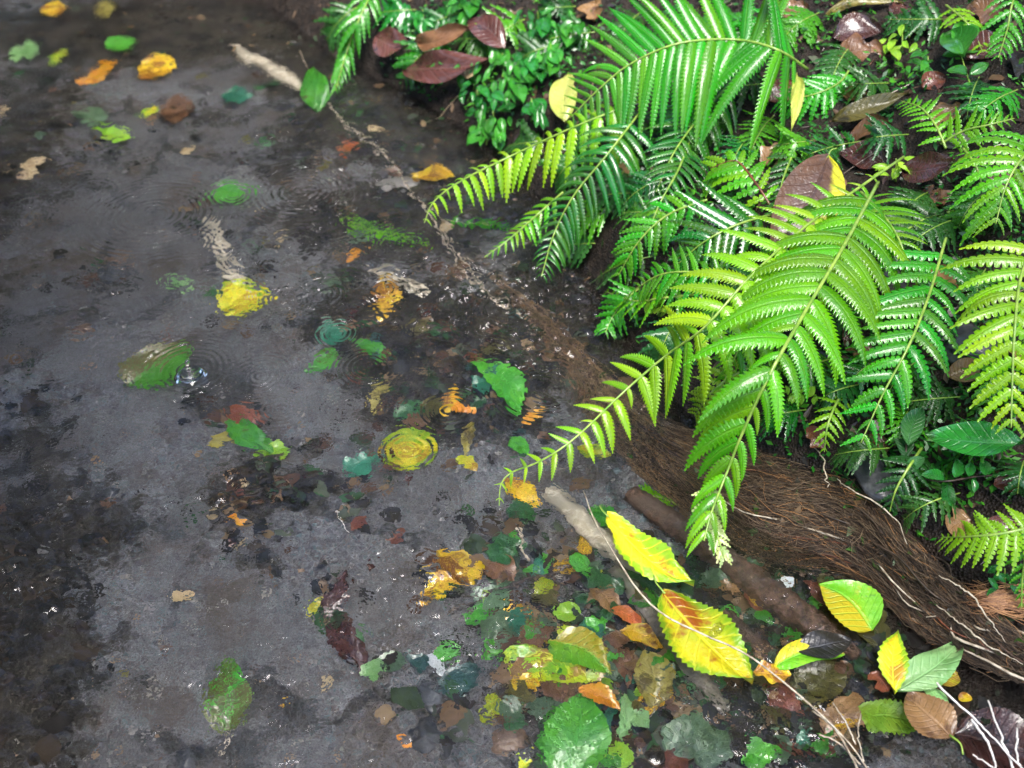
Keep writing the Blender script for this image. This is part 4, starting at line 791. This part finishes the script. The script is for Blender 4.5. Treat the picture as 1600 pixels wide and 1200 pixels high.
# ------------------------------------------------------------------ sticks, branch, roots
def stick(name, label, pts, rad, mat, lift=.004, jit=.1, n=24, sides=9, cat='stick', surf=None):
    P = [np.array(at(p[0], p[1], surf)) if surf is not None else hit(p[0], p[1]) + np.array([0, 0, lift]) for p in pts]
    C = spline(P, n); mb = MB(); tube(mb, C, rad, sides, jit); o = mb.build(name, M[mat], origin=C[0]); return tag(o, label, cat)
stick('stick', 'pale peeled stick slanting across the litter, beside the plain yellow leaf', [(856, 772), (892, 800), (930, 838), (972, 868), (1024, 910)], [.013, .017, .016, .020, .011], 'palewood', .008)
stick('stick', 'grey sodden stick passing under the large yellow leaf with bubbles', [(960, 890), (1010, 950), (1052, 1010), (1092, 1062), (1134, 1112)], [.010, .014, .015, .017, .010], 'greywood', .006)
stick('branch', 'thick brown branch sunk in the shallows left of the fibrous roots', [(985, 776), (1060, 830), (1130, 880), (1210, 940), (1290, 998), (1340, 1030)], [.016, .022, .021, .025, .022, .008], 'brownwood', .012, n=60, sides=14, jit=.09)
stick('stick', 'wide brown stick lying between the thick branch and the large yellow leaf', [(1130, 960), (1170, 1000), (1215, 1040)], [.010, .014, .010], 'brownwood', .008)
stick('stick', 'upright pale stick ending at the striped yellow leaf', [(330, 346), (346, 392), (366, 430), (392, 466)], [.012, .013, .012, .010], 'palewood', .006)
stick('stick', 'short pale stick above the yellow dripping shaped leaf', [(572, 420), (610, 432), (664, 456)], [.006, .013, .006], 'palewood', .008)
stick('stick', 'blurred pale stick in the far shallows near the tall mottled green leaf', [(368, 72), (390, 92), (410, 98), (440, 118), (472, 140)], [.012, .024, .017, .026, .010], 'palewood', .004, jit=.3)
stick('stick', 'thin dark twig lying across the litter at the bottom', [(700, 960), (780, 930), (850, 905), (930, 880)], [.002, .003, .002], 'darkwood', .016)
stick('twig', 'squiggly pale twig in the litter above the small bright teal leaf', [(808, 830), (818, 850), (814, 866), (828, 884)], [.0018, .0022, .0015], 'paleroot', .018)
stick('twig', 'dark twig below the plain green leaf on grey gravel', [(255, 545), (262, 530), (262, 508)], [.0022, .002, .001], 'redstem', .01)
def root(name, label, paths, mat, w, lifts, cat='root', abs_=True):
    mb = MB()
    for pi, (pts, r) in enumerate(paths):
        P = []
        for x, y, z in pts: P.append(at(x, y, z) if z < 90 else hit(x, y) + np.array([0, 0, z - 100]))
        C = spline(P, 30); j = np.random.default_rng(pi + len(label)).normal(0, w, (30, 3)); j[:, 2] *= .4; j = (j + np.roll(j, 1, 0) + np.roll(j, -1, 0)) / 2.2
        tube(mb, C + j, r, 5)
    o = mb.build(name, M[mat]); return tag(o, label, cat)
root('hanging_root', 'long thin white root arching from the litter across the large yellow leaf to the bottom', [([(911, 766, .03), (926, 806, .05), (958, 862, .06), (1000, 925, .06), (1040, 962, .055), (1100, 992, .05), (1165, 1022, .05), (1228, 1068, .045), (1290, 1122, .03), (1330, 1165, .015), (1365, 1215, .0)], [.0009, .0012, .0013, .0011, .0009])], 'paleroot', .0006, 0)
root('hanging_root', 'white forked root hairs fanning into the water in the lower right corner', [([(1446, 1044, .012), (1480, 1085, .02), (1520, 1120, .02), (1560, 1160, .02), (1610, 1215, .02)], [.0018, .0012, .0010]), ([(1520, 1125, .015), (1545, 1165, .012), (1560, 1215, .01)], [.0018, .0012]), ([(1544, 1094, .01), (1556, 1130, .015), (1572, 1175, .015), (1590, 1215, .01)], [.0012, .0016]), ([(1520, 1180, .004), (1548, 1196, .006), (1570, 1215, .006)], [.001, .001]), ([(1590, 1140, .02), (1588, 1180, .02), (1600, 1215, .02)], [.0012, .0012])], 'whiteroot', .0010, 0)
root('hanging_root', 'pale root running from the bank past the maroon corner leaf', [([(1505, 1015, .02), (1545, 1034, .03), (1600, 1062, .035), (1660, 1095, .04)], [.0012, .0018, .0018])], 'paleroot', .0006, 0)
root('hanging_root', 'fine grey root tuft at the bottom edge left of the tan brown ragged leaf', [([(1270, 1110, .01), (1305, 1140, .02), (1330, 1180, .02), (1350, 1220, .02)], [.001, .0014]), ([(1302, 1098, .03), (1322, 1130, .03), (1338, 1165, .02)], [.0008, .001]), ([(1345, 1115, .02), (1340, 1150, .02), (1350, 1190, .02)], [.0007, .0009]), ([(1280, 1148, .015), (1310, 1160, .015), (1345, 1195, .015)], [.001, .001])], 'paleroot', .0006, 0)
root('sunken_root', 'long crinkled white root under water running from the far shallows towards the fibrous roots', [([(470, 80, 100.01), (500, 140, 100.012), (535, 190, 100.012), (575, 222, 100.014), (610, 258, 100.014), (640, 300, 100.015), (668, 335, 100.016), (690, 372, 100.016), (712, 412, 100.016), (742, 446, 100.016), (790, 478, 100.016), (815, 500, 100.016)], [.0014, .0026, .0030, .0026, .0018])], 'paleroot', .0025, 0)
root('sunken_root', 'second crinkled pale root under water beside the long white one', [([(672, 330, 100.012), (694, 352, 100.014), (706, 385, 100.014), (740, 430, 100.014), (768, 470, 100.014)], [.0016, .0024, .0018])], 'paleroot', .0022, 0)
root('sunken_root', 'thin white squiggle of root on open gravel', [([(528, 800, 100.006), (536, 822, 100.008), (546, 838, 100.006)], [.0012, .0012])], 'whiteroot', .0010, 0)

# the brown felt of fine roots hanging from the bank into the water
EU = [(770, 425, -.046), (862, 500, -.034), (960, 600, -.022), (1060, 668, -.008), (1190, 702, .02), (1300, 735, .05), (1395, 825, .06), (1480, 915, .055), (1580, 1000, .05), (1660, 1050, .05)]
EL_ = [(775, 452, -.066), (862, 566, -.064), (955, 690, -.050), (1070, 790, -.038), (1180, 862, -.03), (1330, 896, -.012), (1440, 985, .0), (1530, 1036, .01), (1600, 1066, .015), (1670, 1100, .02)]
def world_edge(E): return spline([at(*p) for p in E], 60)
WU, WL = world_edge(EU), world_edge(EL_)
mat_root = empty('root_mat', WL[30]); tag(mat_root, 'brown felt of fine roots hanging into the water under the broad bright frond', 'root mat')
mb = MB(); vs, at_ = [], []
NV = 16
def mat_pt(i, v, off=0.0):
    p = WL[i] * (1 - v) + WU[i] * v; b = math.sin(math.pi * min(1, max(0, v))) ** .7
    p = p + np.array([0, 0, 1]) * (.030 * b * min(1, max(.25, (i - 8) / 22)) + .010 * float(vnoise(i * .03, v * .3, .05, 2)) * b + off); return p
for i in range(60):
    for j in range(NV + 1):
        v = j / NV; vs.append(mat_pt(i, v)); at_.append((i / 59, v, 0))
    vs.append(WL[i] + np.array([.02, .03, -.05])); at_.append((i / 59, 0, 0))
st = NV + 2
fs = [(i * st + j, i * st + j + 1, (i + 1) * st + j + 1, (i + 1) * st + j) for i in range(59) for j in range(NV)] + [(i * st + NV + 1, i * st, (i + 1) * st, (i + 1) * st + NV + 1) for i in range(59)]
mb.add(vs, [tuple(reversed(f)) for f in fs], at_); mb.build('felt', M['mat'], mat_root)
fb = MB(); rnd = random.Random(3)
TONES = [(.058, .036, .022), (.09, .056, .034), (.125, .082, .050), (.032, .020, .013), (.19, .13, .075), (.07, .045, .027), (.02, .013, .009), (.16, .11, .065)]
for k in range(4200):
    i0 = rnd.uniform(0, 50); i1 = min(59, i0 + rnd.uniform(3, 15)); v0 = rnd.random(); v1 = min(1.05, max(-.06, v0 + rnd.gauss(0, .24)))
    if rnd.random() < .12: v0 = -.04; v1 = rnd.uniform(-.12, .1)
    elif k % 3 == 0: i1 = min(59, max(0, i0 + rnd.gauss(0, 4))); v0 = rnd.random(); v1 = v0 + rnd.gauss(0, .3); v1 = min(1.03, max(-.03, v1))
    P = []
    for s in range(7):
        t = s / 6; ii = i0 + (i1 - i0) * t; a = int(ii); f = ii - a; b = min(59, a + 1); v = v0 + (v1 - v0) * t
        p = mat_pt(a, v) * (1 - f) + mat_pt(b, v) * f
        P.append(p + np.array([rnd.gauss(0, .0042), rnd.gauss(0, .0042), .0008 + abs(rnd.gauss(0, .0042)) + (.006 if v < 0 else 0) * t])) 
    tube(fb, spline(P, 9), [.0003, .00042, .0002], 3, 0, tuple(c * (2.0 if i0 < 18 else 1) for c in TONES[k % 8]) if k % 19 else (.42, .20, .07), caps=False)
fb.build('fibres', M['fibre'], mat_root)
for q in range(16):                                # thicker roots woven through it
    i0 = rnd.uniform(8, 44); i1 = min(59, i0 + rnd.uniform(8, 26)); v0, v1 = rnd.random(), rnd.random(); P = []
    for t in np.linspace(0, 1, 8):
        a = int(i0 + (i1 - i0) * t); P.append(mat_pt(min(59, a), v0 + (v1 - v0) * t) + np.array([rnd.gauss(0, .006), rnd.gauss(0, .006), rnd.gauss(.002, .003)]))
    tb = MB(); tube(tb, spline(P, 22), [.0008, .0017, .0007], 5, .15); tb.build('thick_root', M[('darkwood', 'redstem', 'brownwood', 'paleroot')[q % 4]], mat_root)
dm = MB()
for q in range(420):
    i = rnd.randrange(10, 60); v = rnd.random(); p = mat_pt(i, v) + np.array([0, 0, rnd.uniform(.001, .006)]); l = rnd.uniform(.003, .013); d = nz(np.array([rnd.gauss(0, 1), rnd.gauss(0, 1), rnd.gauss(0, .4)])); b = nz(np.cross(d, (rnd.gauss(0, .4), rnd.gauss(0, .4), 1)))
    dm.add([p - d * l, p + b * l * .5, p + d * l, p - b * l * .45], [(0, 1, 2, 3)], None, rnd.choice([(.05, .03, .02), (.02, .015, .01), (.12, .07, .03), (.04, .06, .015), (.03, .08, .01)]))
tag(dm.build('debris', M['crumb'], mat_root), kind='stuff')
# pale thick strands lying on the felt
for lab, pts in (('pale wavy root draped over the upper side of the brown root felt', [(1308, 748, .075), (1330, 765, .085), (1372, 790, .09), (1400, 815, .09), (1418, 850, .085)]), ('thin pale root standing over the lower end of the brown root felt', [(1470, 900, .085), (1510, 925, .09), (1540, 960, .085), (1572, 1005, .07)]),
                 ('white stiff root hairs below the lower end of the brown root felt', [(1466, 946, .05), (1500, 975, .05), (1540, 1005, .05), (1600, 1040, .05)]), ('orange root along the lower end of the brown root felt', [(1500, 915, .07), (1530, 950, .07), (1565, 985, .065), (1620, 1030, .06)]),
                 ('pale straight root sticking up from the top of the brown root felt', [(1262, 690, .07), (1285, 715, .085), (1290, 745, .085), (1294, 760, .08)])):
    root('surface_root', lab, [(pts, [.0007, .0012, .0004])], 'redstem' if 'orange' in lab else 'paleroot', .0016, 0)
tuft = MB(); rnd = random.Random(9)
for k in range(160):
    x0, y0 = 1600 + rnd.gauss(0, 12), 945 + rnd.gauss(0, 14); x1, y1 = 1515 + rnd.gauss(0, 14), 935 + rnd.gauss(0, 14)
    P = [hit(x0 + (x1 - x0) * t + rnd.gauss(0, 4), y0 + (y1 - y0) * t + rnd.gauss(0, 4), .02 + .03 * math.sin(3 * t)) for t in (0, .35, .7, 1)]
    tube(tuft, spline(P, 8), [.0006, .0004], 3, 0, rnd.choice([(.30, .15, .07), (.42, .22, .10), (.22, .11, .06)]), caps=False)
tag(tuft.build('root_tuft', M['fibre']), 'tuft of orange brown root hairs at the right edge above the root felt', 'root tuft')

# ------------------------------------------------------------------ stones
def stone(label, px, py, wpx, hpx, mat, seed):
    p = hit(px, py); sc = np.linalg.norm(p - CP) / FPX; rnd = np.random.default_rng(seed)
    import bmesh
    bm = bmesh.new(); bmesh.ops.create_icosphere(bm, subdivisions=3, radius=1)
    ph = rnd.uniform(0, 6, 6)
    for v in bm.verts:
        c = v.co; k = 1 + .16 * math.sin(3 * c.x + ph[0]) + .14 * math.sin(4 * c.y + ph[1]) + .1 * math.sin(5 * c.z + ph[2]) + .05 * math.sin(11 * c.x + 9 * c.y + ph[3])
        v.co = Vector((c.x * k * wpx * sc / 2, c.y * k * hpx * sc / 1.3, c.z * k * min(wpx, hpx) * sc * .33))
    me = bpy.data.meshes.new('stone'); bm.to_mesh(me); bm.free(); me.shade_smooth(); me.materials.append(M[mat])
    o = bpy.data.objects.new('stone', me); COL.objects.link(o); o.location = p + np.array([0, 0, .004]); tag(o, label, 'stone')
stone('small black stone on the grey gravel left of the upright pale stick', 178, 428, 46, 28, 'stone', 1)
stone('brown flat stone on the grey gravel at the left', 127, 518, 36, 20, 'brownstone', 2)
stone('thin brown stone lying above the small black stone', 180, 406, 46, 13, 'brownstone', 3)
stone('flat grey stone under water beside the far white root', 618, 286, 66, 26, 'greystone', 4)
stone('brown stone at the bottom left of the scalloped green leaf', 796, 1157, 40, 22, 'brownstone', 5)
stone('dark stone with crumbs around it on the gravel near the bottom centre', 668, 1150, 40, 36, 'stone', 6)
stone('dark stone above the bottom centre dark stone', 676, 1092, 36, 26, 'stone', 7)
stone('dark stone at the bottom left edge of the grey gravel', 295, 1185, 36, 22, 'stone', 8)
stone('small black stone near the left riffle', 172, 772, 26, 26, 'stone', 9)
stone('tan stone on the soil of the upper right slope', 1492, 225, 34, 30, 'greystone', 10)
stone('wet dark rock in the bank right of the rounded lobe frond', 1512, 545, 90, 60, 'stone', 11)
stone('wet dark rock in the bank under the rounded lobe frond', 1370, 740, 90, 60, 'stone', 12)

# ------------------------------------------------------------------ broad leaved plants
def plant(name, label, stempts, leaves, mat, stem='stem', rad=.0016, cat='plant', shape='oval', serr=0., lw=.5):
    P = [hit(x, y, c, water=True) for x, y, c in stempts]; C = spline(P, 20); root_ = empty(name, C[0]); tag(root_, label, cat)
    mb = MB(); tube(mb, C, [rad, rad * .6], 6); mb.build('stem', M[stem], root_)
    for k, (bx, by, tx, ty, c, *w) in enumerate(leaves):
        A = hit(bx, by, c, water=True); B = hit(tx, ty, c - .008, water=True); Ln = np.linalg.norm(B - A)
        mid = (A + B) / 2; n = nz(nz(CP - mid) * .7 + np.array([0, 0, .6]) + np.array([math.sin(k * 2.4) * .25, math.cos(k * 1.7) * .2, 0]))
        mb = MB(); mb.add(*leaf_geo(A, B, n, Ln * (w[0] if w else lw), shape, cup=.25, bend=.07, wave=.015, seed=k + int(bx), nu=(16 if serr else 9), serr=serr, nser=8, fold=-.1)); mb.build('leaf', LM[mat], root_)
plant('broadleaf_plant', 'low plant with one big dark glossy leaf at the right edge', [(1640, 640, .03), (1610, 668, .06), (1590, 690, .09)], [(1600, 694, 1448, 684, .09, .44)], 'glossgreen', rad=.0025)
plant('broadleaf_plant', 'sprig of five small glossy leaves on the mud below the big dark leaf', [(1590, 742, .02), (1530, 744, .05), (1478, 752, .06), (1440, 748, .05)], [(1478, 752, 1440, 744, .06), (1490, 748, 1494, 718, .06), (1482, 754, 1490, 790, .06), (1512, 746, 1518, 724, .06), (1530, 742, 1558, 732, .06), (1520, 748, 1522, 770, .06), (1470, 756, 1478, 785, .055), (1540, 745, 1535, 720, .06)], 'glossgreen', 'darkwood')
plant('broadleaf_plant', 'sprig of dark leaves on the mud left of the big dark leaf', [(1420, 760, .02), (1416, 700, .05), (1425, 650, .05)], [(1418, 700, 1440, 640, .06, .4), (1416, 720, 1392, 672, .05, .4), (1418, 740, 1444, 716, .05, .5)], 'darkgreen', 'darkwood')
plant('broadleaf_plant', 'upright herb with light green leaves in the top right', [(1530, 170, .02), (1512, 120, .06), (1500, 80, .08)], [(1512, 118, 1480, 112, .07), (1518, 132, 1494, 150, .07, .6), (1508, 92, 1478, 60, .08), (1504, 84, 1530, 70, .08), (1500, 80, 1500, 40, .08), (1502, 82, 1472, 88, .08), (1514, 118, 1544, 100, .07)], 'herb')
HB = [(690, 95), (745, 150), (770, 185), (800, 130), (830, 165), (740, 115), (785, 95), (825, 100), (860, 80), (760, 200), (840, 30), (880, 30), (720, 15), (660, 25), (1130, 25)]
rnd = random.Random(77)
HL = ['low herb nearest the water edge in the patch right of the long maroon leaf', 'herb with hanging leaves mid patch, right of the long maroon leaf', 'low blue green herb at the foot of the patch above the dark water', 'herb with pointed leaves right of the upright maroon leaf', 'herb on the right side of the patch, near the yellow blotched leaf', 'small herb touching the end of the long maroon leaf', 'herb right above the upright maroon leaf',
      'herb left of the yellow blotched leaf, higher than its neighbours', 'herb behind the yellow blotched leaf', 'lowest herb of the patch, leaning over the water', 'herb at the top edge above the yellow blotched leaf', 'herb at the top edge left of the largest arching frond', 'herb at the top edge above the maroon ribbed leaves', 'herb at the top edge next to the frond hanging over the dark pool', 'herb at the top edge behind the largest arching frond']
for k, (x, y) in enumerate(HB):
    lv = []
    for j in range(13):
        a = rnd.uniform(0, 6.28); r = rnd.uniform(4, 30); bx, by = x + r * math.cos(a), y + r * .8 * math.sin(a); b = rnd.gauss(1.6, .8); l = rnd.uniform(16, 32)
        lv.append((bx, by, bx + l * math.cos(b) * .8, by + l * abs(math.sin(b)), rnd.uniform(.04, .09), rnd.uniform(.35, .55)))
    plant('low_herb', HL[k], [(x, y + 26, .01), (x + 2, y + 8, .04), (x, y - 12, .06)], lv, ('herb', 'glossgreen', 'herb')[k % 3], shape=('oval', 'ovate')[k % 2])
for k, (x, y, lab) in enumerate([(1410, 60, 'light green ferny herb left of the upright herb in the top right'), (1450, 100, 'dark green ferny herb below the light one in the top right'), (1440, 420, 'mossy green herb between the rounded lobe fronds'), (1400, 260, 'small light leaf sprig left of the maroon curled leaf'), (1250, 610, 'lime herb on the soil under the broad bright frond'), (1030, 470, 'lime herb by the water under the curled tip frond'), (1570, 900, 'sprig of dark leaves at the lower right edge')]):
    lv = []
    for j in range(16):
        a = rnd.uniform(0, 6.28); r = rnd.uniform(4, 34); bx, by = x + r * math.cos(a), y + r * .7 * math.sin(a); b = rnd.gauss(2.2, .9); l = rnd.uniform(14, 28)
        lv.append((bx, by, bx + l * math.cos(b), by + l * abs(math.sin(b)) * .8, rnd.uniform(.03, .07), rnd.uniform(.3, .5)))
    plant('low_herb', lab, [(x, y + 24, .01), (x, y + 5, .04), (x, y - 12, .05)], lv, ('lime', 'herb', 'herb', 'lime', 'lime', 'lime', 'glossgreen')[k])

# ------------------------------------------------------------------ pebbles and crumbs (stuff)
ico = []
_t = (1 + 5 ** .5) / 2
IV = np.array([(-1, _t, 0), (1, _t, 0), (-1, -_t, 0), (1, -_t, 0), (0, -1, _t), (0, 1, _t), (0, -1, -_t), (0, 1, -_t), (_t, 0, -1), (_t, 0, 1), (-_t, 0, -1), (-_t, 0, 1)]) / 1.9
IF = [(0, 11, 5), (0, 5, 1), (0, 1, 7), (0, 7, 10), (0, 10, 11), (1, 5, 9), (5, 11, 4), (11, 10, 2), (10, 7, 6), (7, 1, 8), (3, 9, 4), (3, 4, 2), (3, 2, 6), (3, 6, 8), (3, 8, 9), (4, 9, 5), (2, 4, 11), (6, 2, 10), (8, 6, 7), (9, 8, 1)]
pb = MB(); PT = [(.20, .19, .19), (.13, .125, .13), (.20, .19, .18), (.07, .068, .07), (.22, .15, .10), (.17, .16, .15), (.10, .13, .14), (.05, .045, .04), (.12, .08, .06), (.24, .22, .19)]
rg = np.random.default_rng(5); n = 0
for k in range(9000):
    y = .45 + 2.3 * rg.random() ** 1.6; x = rg.uniform(-.62 * y - .45, .7)
    sd = float(shore_dist(np.array(x), np.array(y)))
    if sd > -.02: continue
    if vnoise(x, y, .16, 4) < rg.uniform(-.35, .25): continue
    s = .0014 + .0046 * rg.random() ** 4
    c = np.array([x, y, gz(x, y) + s * .2]); sc = rg.uniform(.6, 1.3, 3) * s * np.array([1.2, 1.2, .8]); a = rg.uniform(0, 6.28); r2 = np.array([[math.cos(a), -math.sin(a), 0], [math.sin(a), math.cos(a), 0], [0, 0, 1]])
    pb.add(((IV * sc * rg.uniform(.8, 1.2, (12, 1))) @ r2.T) + c, IF, None, PT[int(rg.integers(0, 10))])
tag(pb.build('pebbles', M['gravel'], origin=(0, 1, 0)), 'small mixed pebbles strewn over the grey stream bed', 'pebbles', kind='stuff')
cb = MB(); CT = [(.05, .026, .016), (.025, .016, .011), (.085, .05, .028), (.016, .011, .009), (.13, .085, .05), (.032, .014, .011), (.03, .045, .012), (.014, .06, .008)]
for k in range(9500):
    y = rg.uniform(.75, 3.6); x = rg.uniform(-.8, 1.9)
    sd = float(shore_dist(np.array(x), np.array(y)))
    if sd < .015: continue
    l, w = .005 + .040 * rg.random() ** 2, .002 + .018 * rg.random() ** 2; nn = gnormal(x, y); p = np.array([x, y, gz(x, y) + .003]); d = rg.normal(size=3); d = nz(d - nn * (d @ nn) * .75); b = np.cross(nn, d)
    tone = CT[int(rg.integers(0, 8))]
    cb.add([p - d * l * .5, p - b * w * .5 + nn * .003 + d * l * .1, p + d * l * .5 + nn * rg.uniform(0, .006), p + b * w * .5 + nn * .001], [(0, 1, 2, 3)], None, tone)
for k in range(420):
    y = rg.uniform(.8, 3.2); x = rg.uniform(-.5, 1.7)
    if float(shore_dist(np.array(x), np.array(y))) < .02: continue
    a = rg.uniform(0, 6.28); l = rg.uniform(.03, .12); P = [np.array([x + l * t * math.cos(a), y + l * t * math.sin(a), gz(x + l * t * math.cos(a), y + l * t * math.sin(a)) + .006 + .008 * math.sin(3 * t)]) for t in (0, .33, .66, 1)]
    tube(cb, spline(P, 7), [.0009, .0005], 4, 0, [(.12, .07, .04), (.30, .22, .14), (.05, .03, .02)][k % 3], caps=False)
ms = MB(); mc = rg.random((90, 2)); nm = 0
for q in range(90):                                 # cushions of tiny green leaflets
    px, py = 1000 + 640 * mc[q, 0], -40 + 860 * mc[q, 1]
    if q % 4 == 0: px, py = 620 + 420 * mc[q, 0], -20 + 230 * mc[q, 1]
    c0 = hit(px, py, water=True)
    if float(shore_dist(np.array(c0[0]), np.array(c0[1]))) < .01: continue
    rr = rg.uniform(.02, .06)
    for k in range(110):
        x, y = c0[0] + rg.normal(0, rr), c0[1] + rg.normal(0, rr)
        if float(gz(x, y)) < .0: continue
        p = np.array([x, y, gz(x, y) + rg.uniform(.002, .022)]); d = nz(np.array([rg.normal(0, 1), rg.normal(-.3, 1), rg.normal(0, .5)])); b = nz(np.cross(d, np.array([rg.normal(0, .4), rg.normal(0, .4), 1]))); l = rg.uniform(.003, .009)
        g_ = rg.uniform(.5, 1.2); tone = ((.02 * g_, .16 * g_, .012 * g_), (.05 * g_, .22 * g_, .012), (.012, .09 * g_, .015))[q % 3]
        ms.add([p - d * l, p + b * l * .45, p + d * l, p - b * l * .45], [(0, 1, 2, 3)], None, tone)
tag(ms.build('moss', M['crumb'], smooth=False, origin=(1, 1.5, 0)), 'cushions of moss and tiny green leaflets on the soil of the bank', 'moss', kind='stuff')
tag(cb.build('leaf_litter', M['crumb'], smooth=False, origin=(1, 1.5, 0)), 'crumbs of leaves and fine twigs covering the wet soil of the bank', 'leaf litter', kind='stuff')

# ------------------------------------------------------------------ raindrop splash and bubbles
def lathe(mb, c, prof, n=24):
    vs = [np.array(c) + np.array([r * math.cos(6.2832 * k / n), r * math.sin(6.2832 * k / n), z]) for r, z in prof for k in range(n)]
    fs = [(i * n + k, i * n + (k + 1) % n, (i + 1) * n + (k + 1) % n, (i + 1) * n + k) for i in range(len(prof) - 1) for k in range(n)]
    mb.add(vs, fs)
def clear_mat():
    m, nt, N, out = new_mat('clear drop'); p = principled(nt, N, out, 0, .5); p.inputs['Transmission Weight'].default_value = 1; p.inputs['IOR'].default_value = 1.333; return m
M['drop'] = clear_mat()
c = at(298, 588, 0); dr = empty('raindrop_splash', c); tag(dr, 'raindrop splash with a column and a round drop beside the half olive green leaf', 'splash')
mb = MB(); lathe(mb, c, [(.0001, -.004), (.012, -.0035), (.018, .0005), (.0205, .0045), (.0215, .0045), (.0235, .0008), (.027, -.001)], 32); mb.build('rim', M['drop'], dr)
mb = MB(); lathe(mb, c, [(.006, -.003), (.0042, .003), (.0035, .010), (.003, .016), (.0034, .020), (.0026, .0225), (.0001, .0235)], 18); mb.build('column', M['drop'], dr)
mb = MB(); lathe(mb, c, [(.0045 * math.sin(math.pi * k / 10) + .00005, .0285 - .005 * math.cos(math.pi * k / 10)) for k in range(11)], 18); mb.build('drop', M['drop'], dr)
for lab, x, y, r in (('larger air bubble on the large yellow leaf with brown patches', 1124, 982, .0085), ('smaller air bubble on the large yellow leaf with brown patches', 1114, 990, .006)):
    c = at(x, y, .008); mb = MB(); lathe(mb, c, [(r * math.cos(1.57 * k / 8) + .00005, r * .8 * math.sin(1.57 * k / 8)) for k in range(9)], 22); tag(mb.build('bubble', M['drop']), lab, 'bubble')

# ------------------------------------------------------------------ the forest round the stream: out of frame, seen in the water and shading it
def crown_mesh(name, rad, nleaf, seed):
    r = np.random.default_rng(seed); mb = MB(); nc = 26
    cl = r.normal(size=(nc, 3)); cl = cl / np.linalg.norm(cl, axis=1)[:, None] * (r.random((nc, 1)) ** .4) * rad * np.array([1, 1, .7])
    for k in range(nleaf):
        c = cl[k % nc] + r.normal(0, rad * .17, 3); a = nz(r.normal(size=3)); b = nz(np.cross(a, r.normal(size=3))); l, w = r.uniform(.10, .20), r.uniform(.05, .09)
        mb.add([c - a * l, c + b * w, c + a * l, c - b * w], [(0, 1, 2, 3)], [(0, 0, 0), (.5, 1, 0), (1, 0, 0), (.5, -1, 0)])
    return mb.build(name, LM['darkgreen'], origin=(0, 0, 0))
TREES = [(-3.0, -.1, 2.3, 1.1, 1.85, .1), (-3.6, 1.2, 3.4, 1.9), (-3.8, 4.2, 1.2, 1.2), (-3.3, 3.4, 4.7, 1.15, 1.6, -.3), (-2.4, 6.0, 1.5, 1.5), (2.0, 6.6, 4.4, 1.9), (3.0, 5.0, 4.2, 2.0), (3.9, 2.4, 4.0, 1.9), (3.6, -.6, 4.2, 1.9), (-3.4, -1.6, 4.2, 1.8), (-.4, 9.0, 2.2, 2.2), (-4.8, 7.4, 1.8, 1.9), (4.6, 8.4, 6.2, 2.8)]  # first two crowns, unseen, added to shade the left of the stream
protoc = {}
for k, (x, y, z, r, *ln) in enumerate(TREES):
    lx, ly = ln or (0, 0)
    g = float(ground_z(np.array(x), np.array(y))); t = empty('tree', (x, y, g - .1)); tag(t, 'dark leafy tree out of view round the stream', 'tree', 'trees round the stream')
    mb = MB(); q = random.Random(k); P = [np.array([x + q.gauss(0, .12) * i + lx * i * i / 16, y + q.gauss(0, .12) * i + ly * i * i / 16, g - .1 + (z - g) * i / 4]) for i in range(5)]
    tube(mb, spline(P, 14), [.16, .12, .07], 9, .06)
    for b in range(5):
        s0 = P[2 + b % 2]; a = b * 1.3 + k; tube(mb, spline([s0, s0 + np.array([math.cos(a) * r * .4, math.sin(a) * r * .4, .5]), s0 + np.array([math.cos(a) * r * .8, math.sin(a) * r * .8, .7])], 8), [.06, .02], 6)
    mb.build('trunk', M['darkwood'], t)
    if k % 2 not in protoc: c_ = crown_mesh('crown', 1.0, 3400, k); protoc[k % 2] = c_
    else: c_ = protoc[k % 2].copy(); COL.objects.link(c_)
    c_.parent = t; c_.location = (P[4][0] - x, P[4][1] - y, z - g + .1); c_.scale = (r, r, r * .9); c_.rotation_euler = (0, 0, k * 1.1)
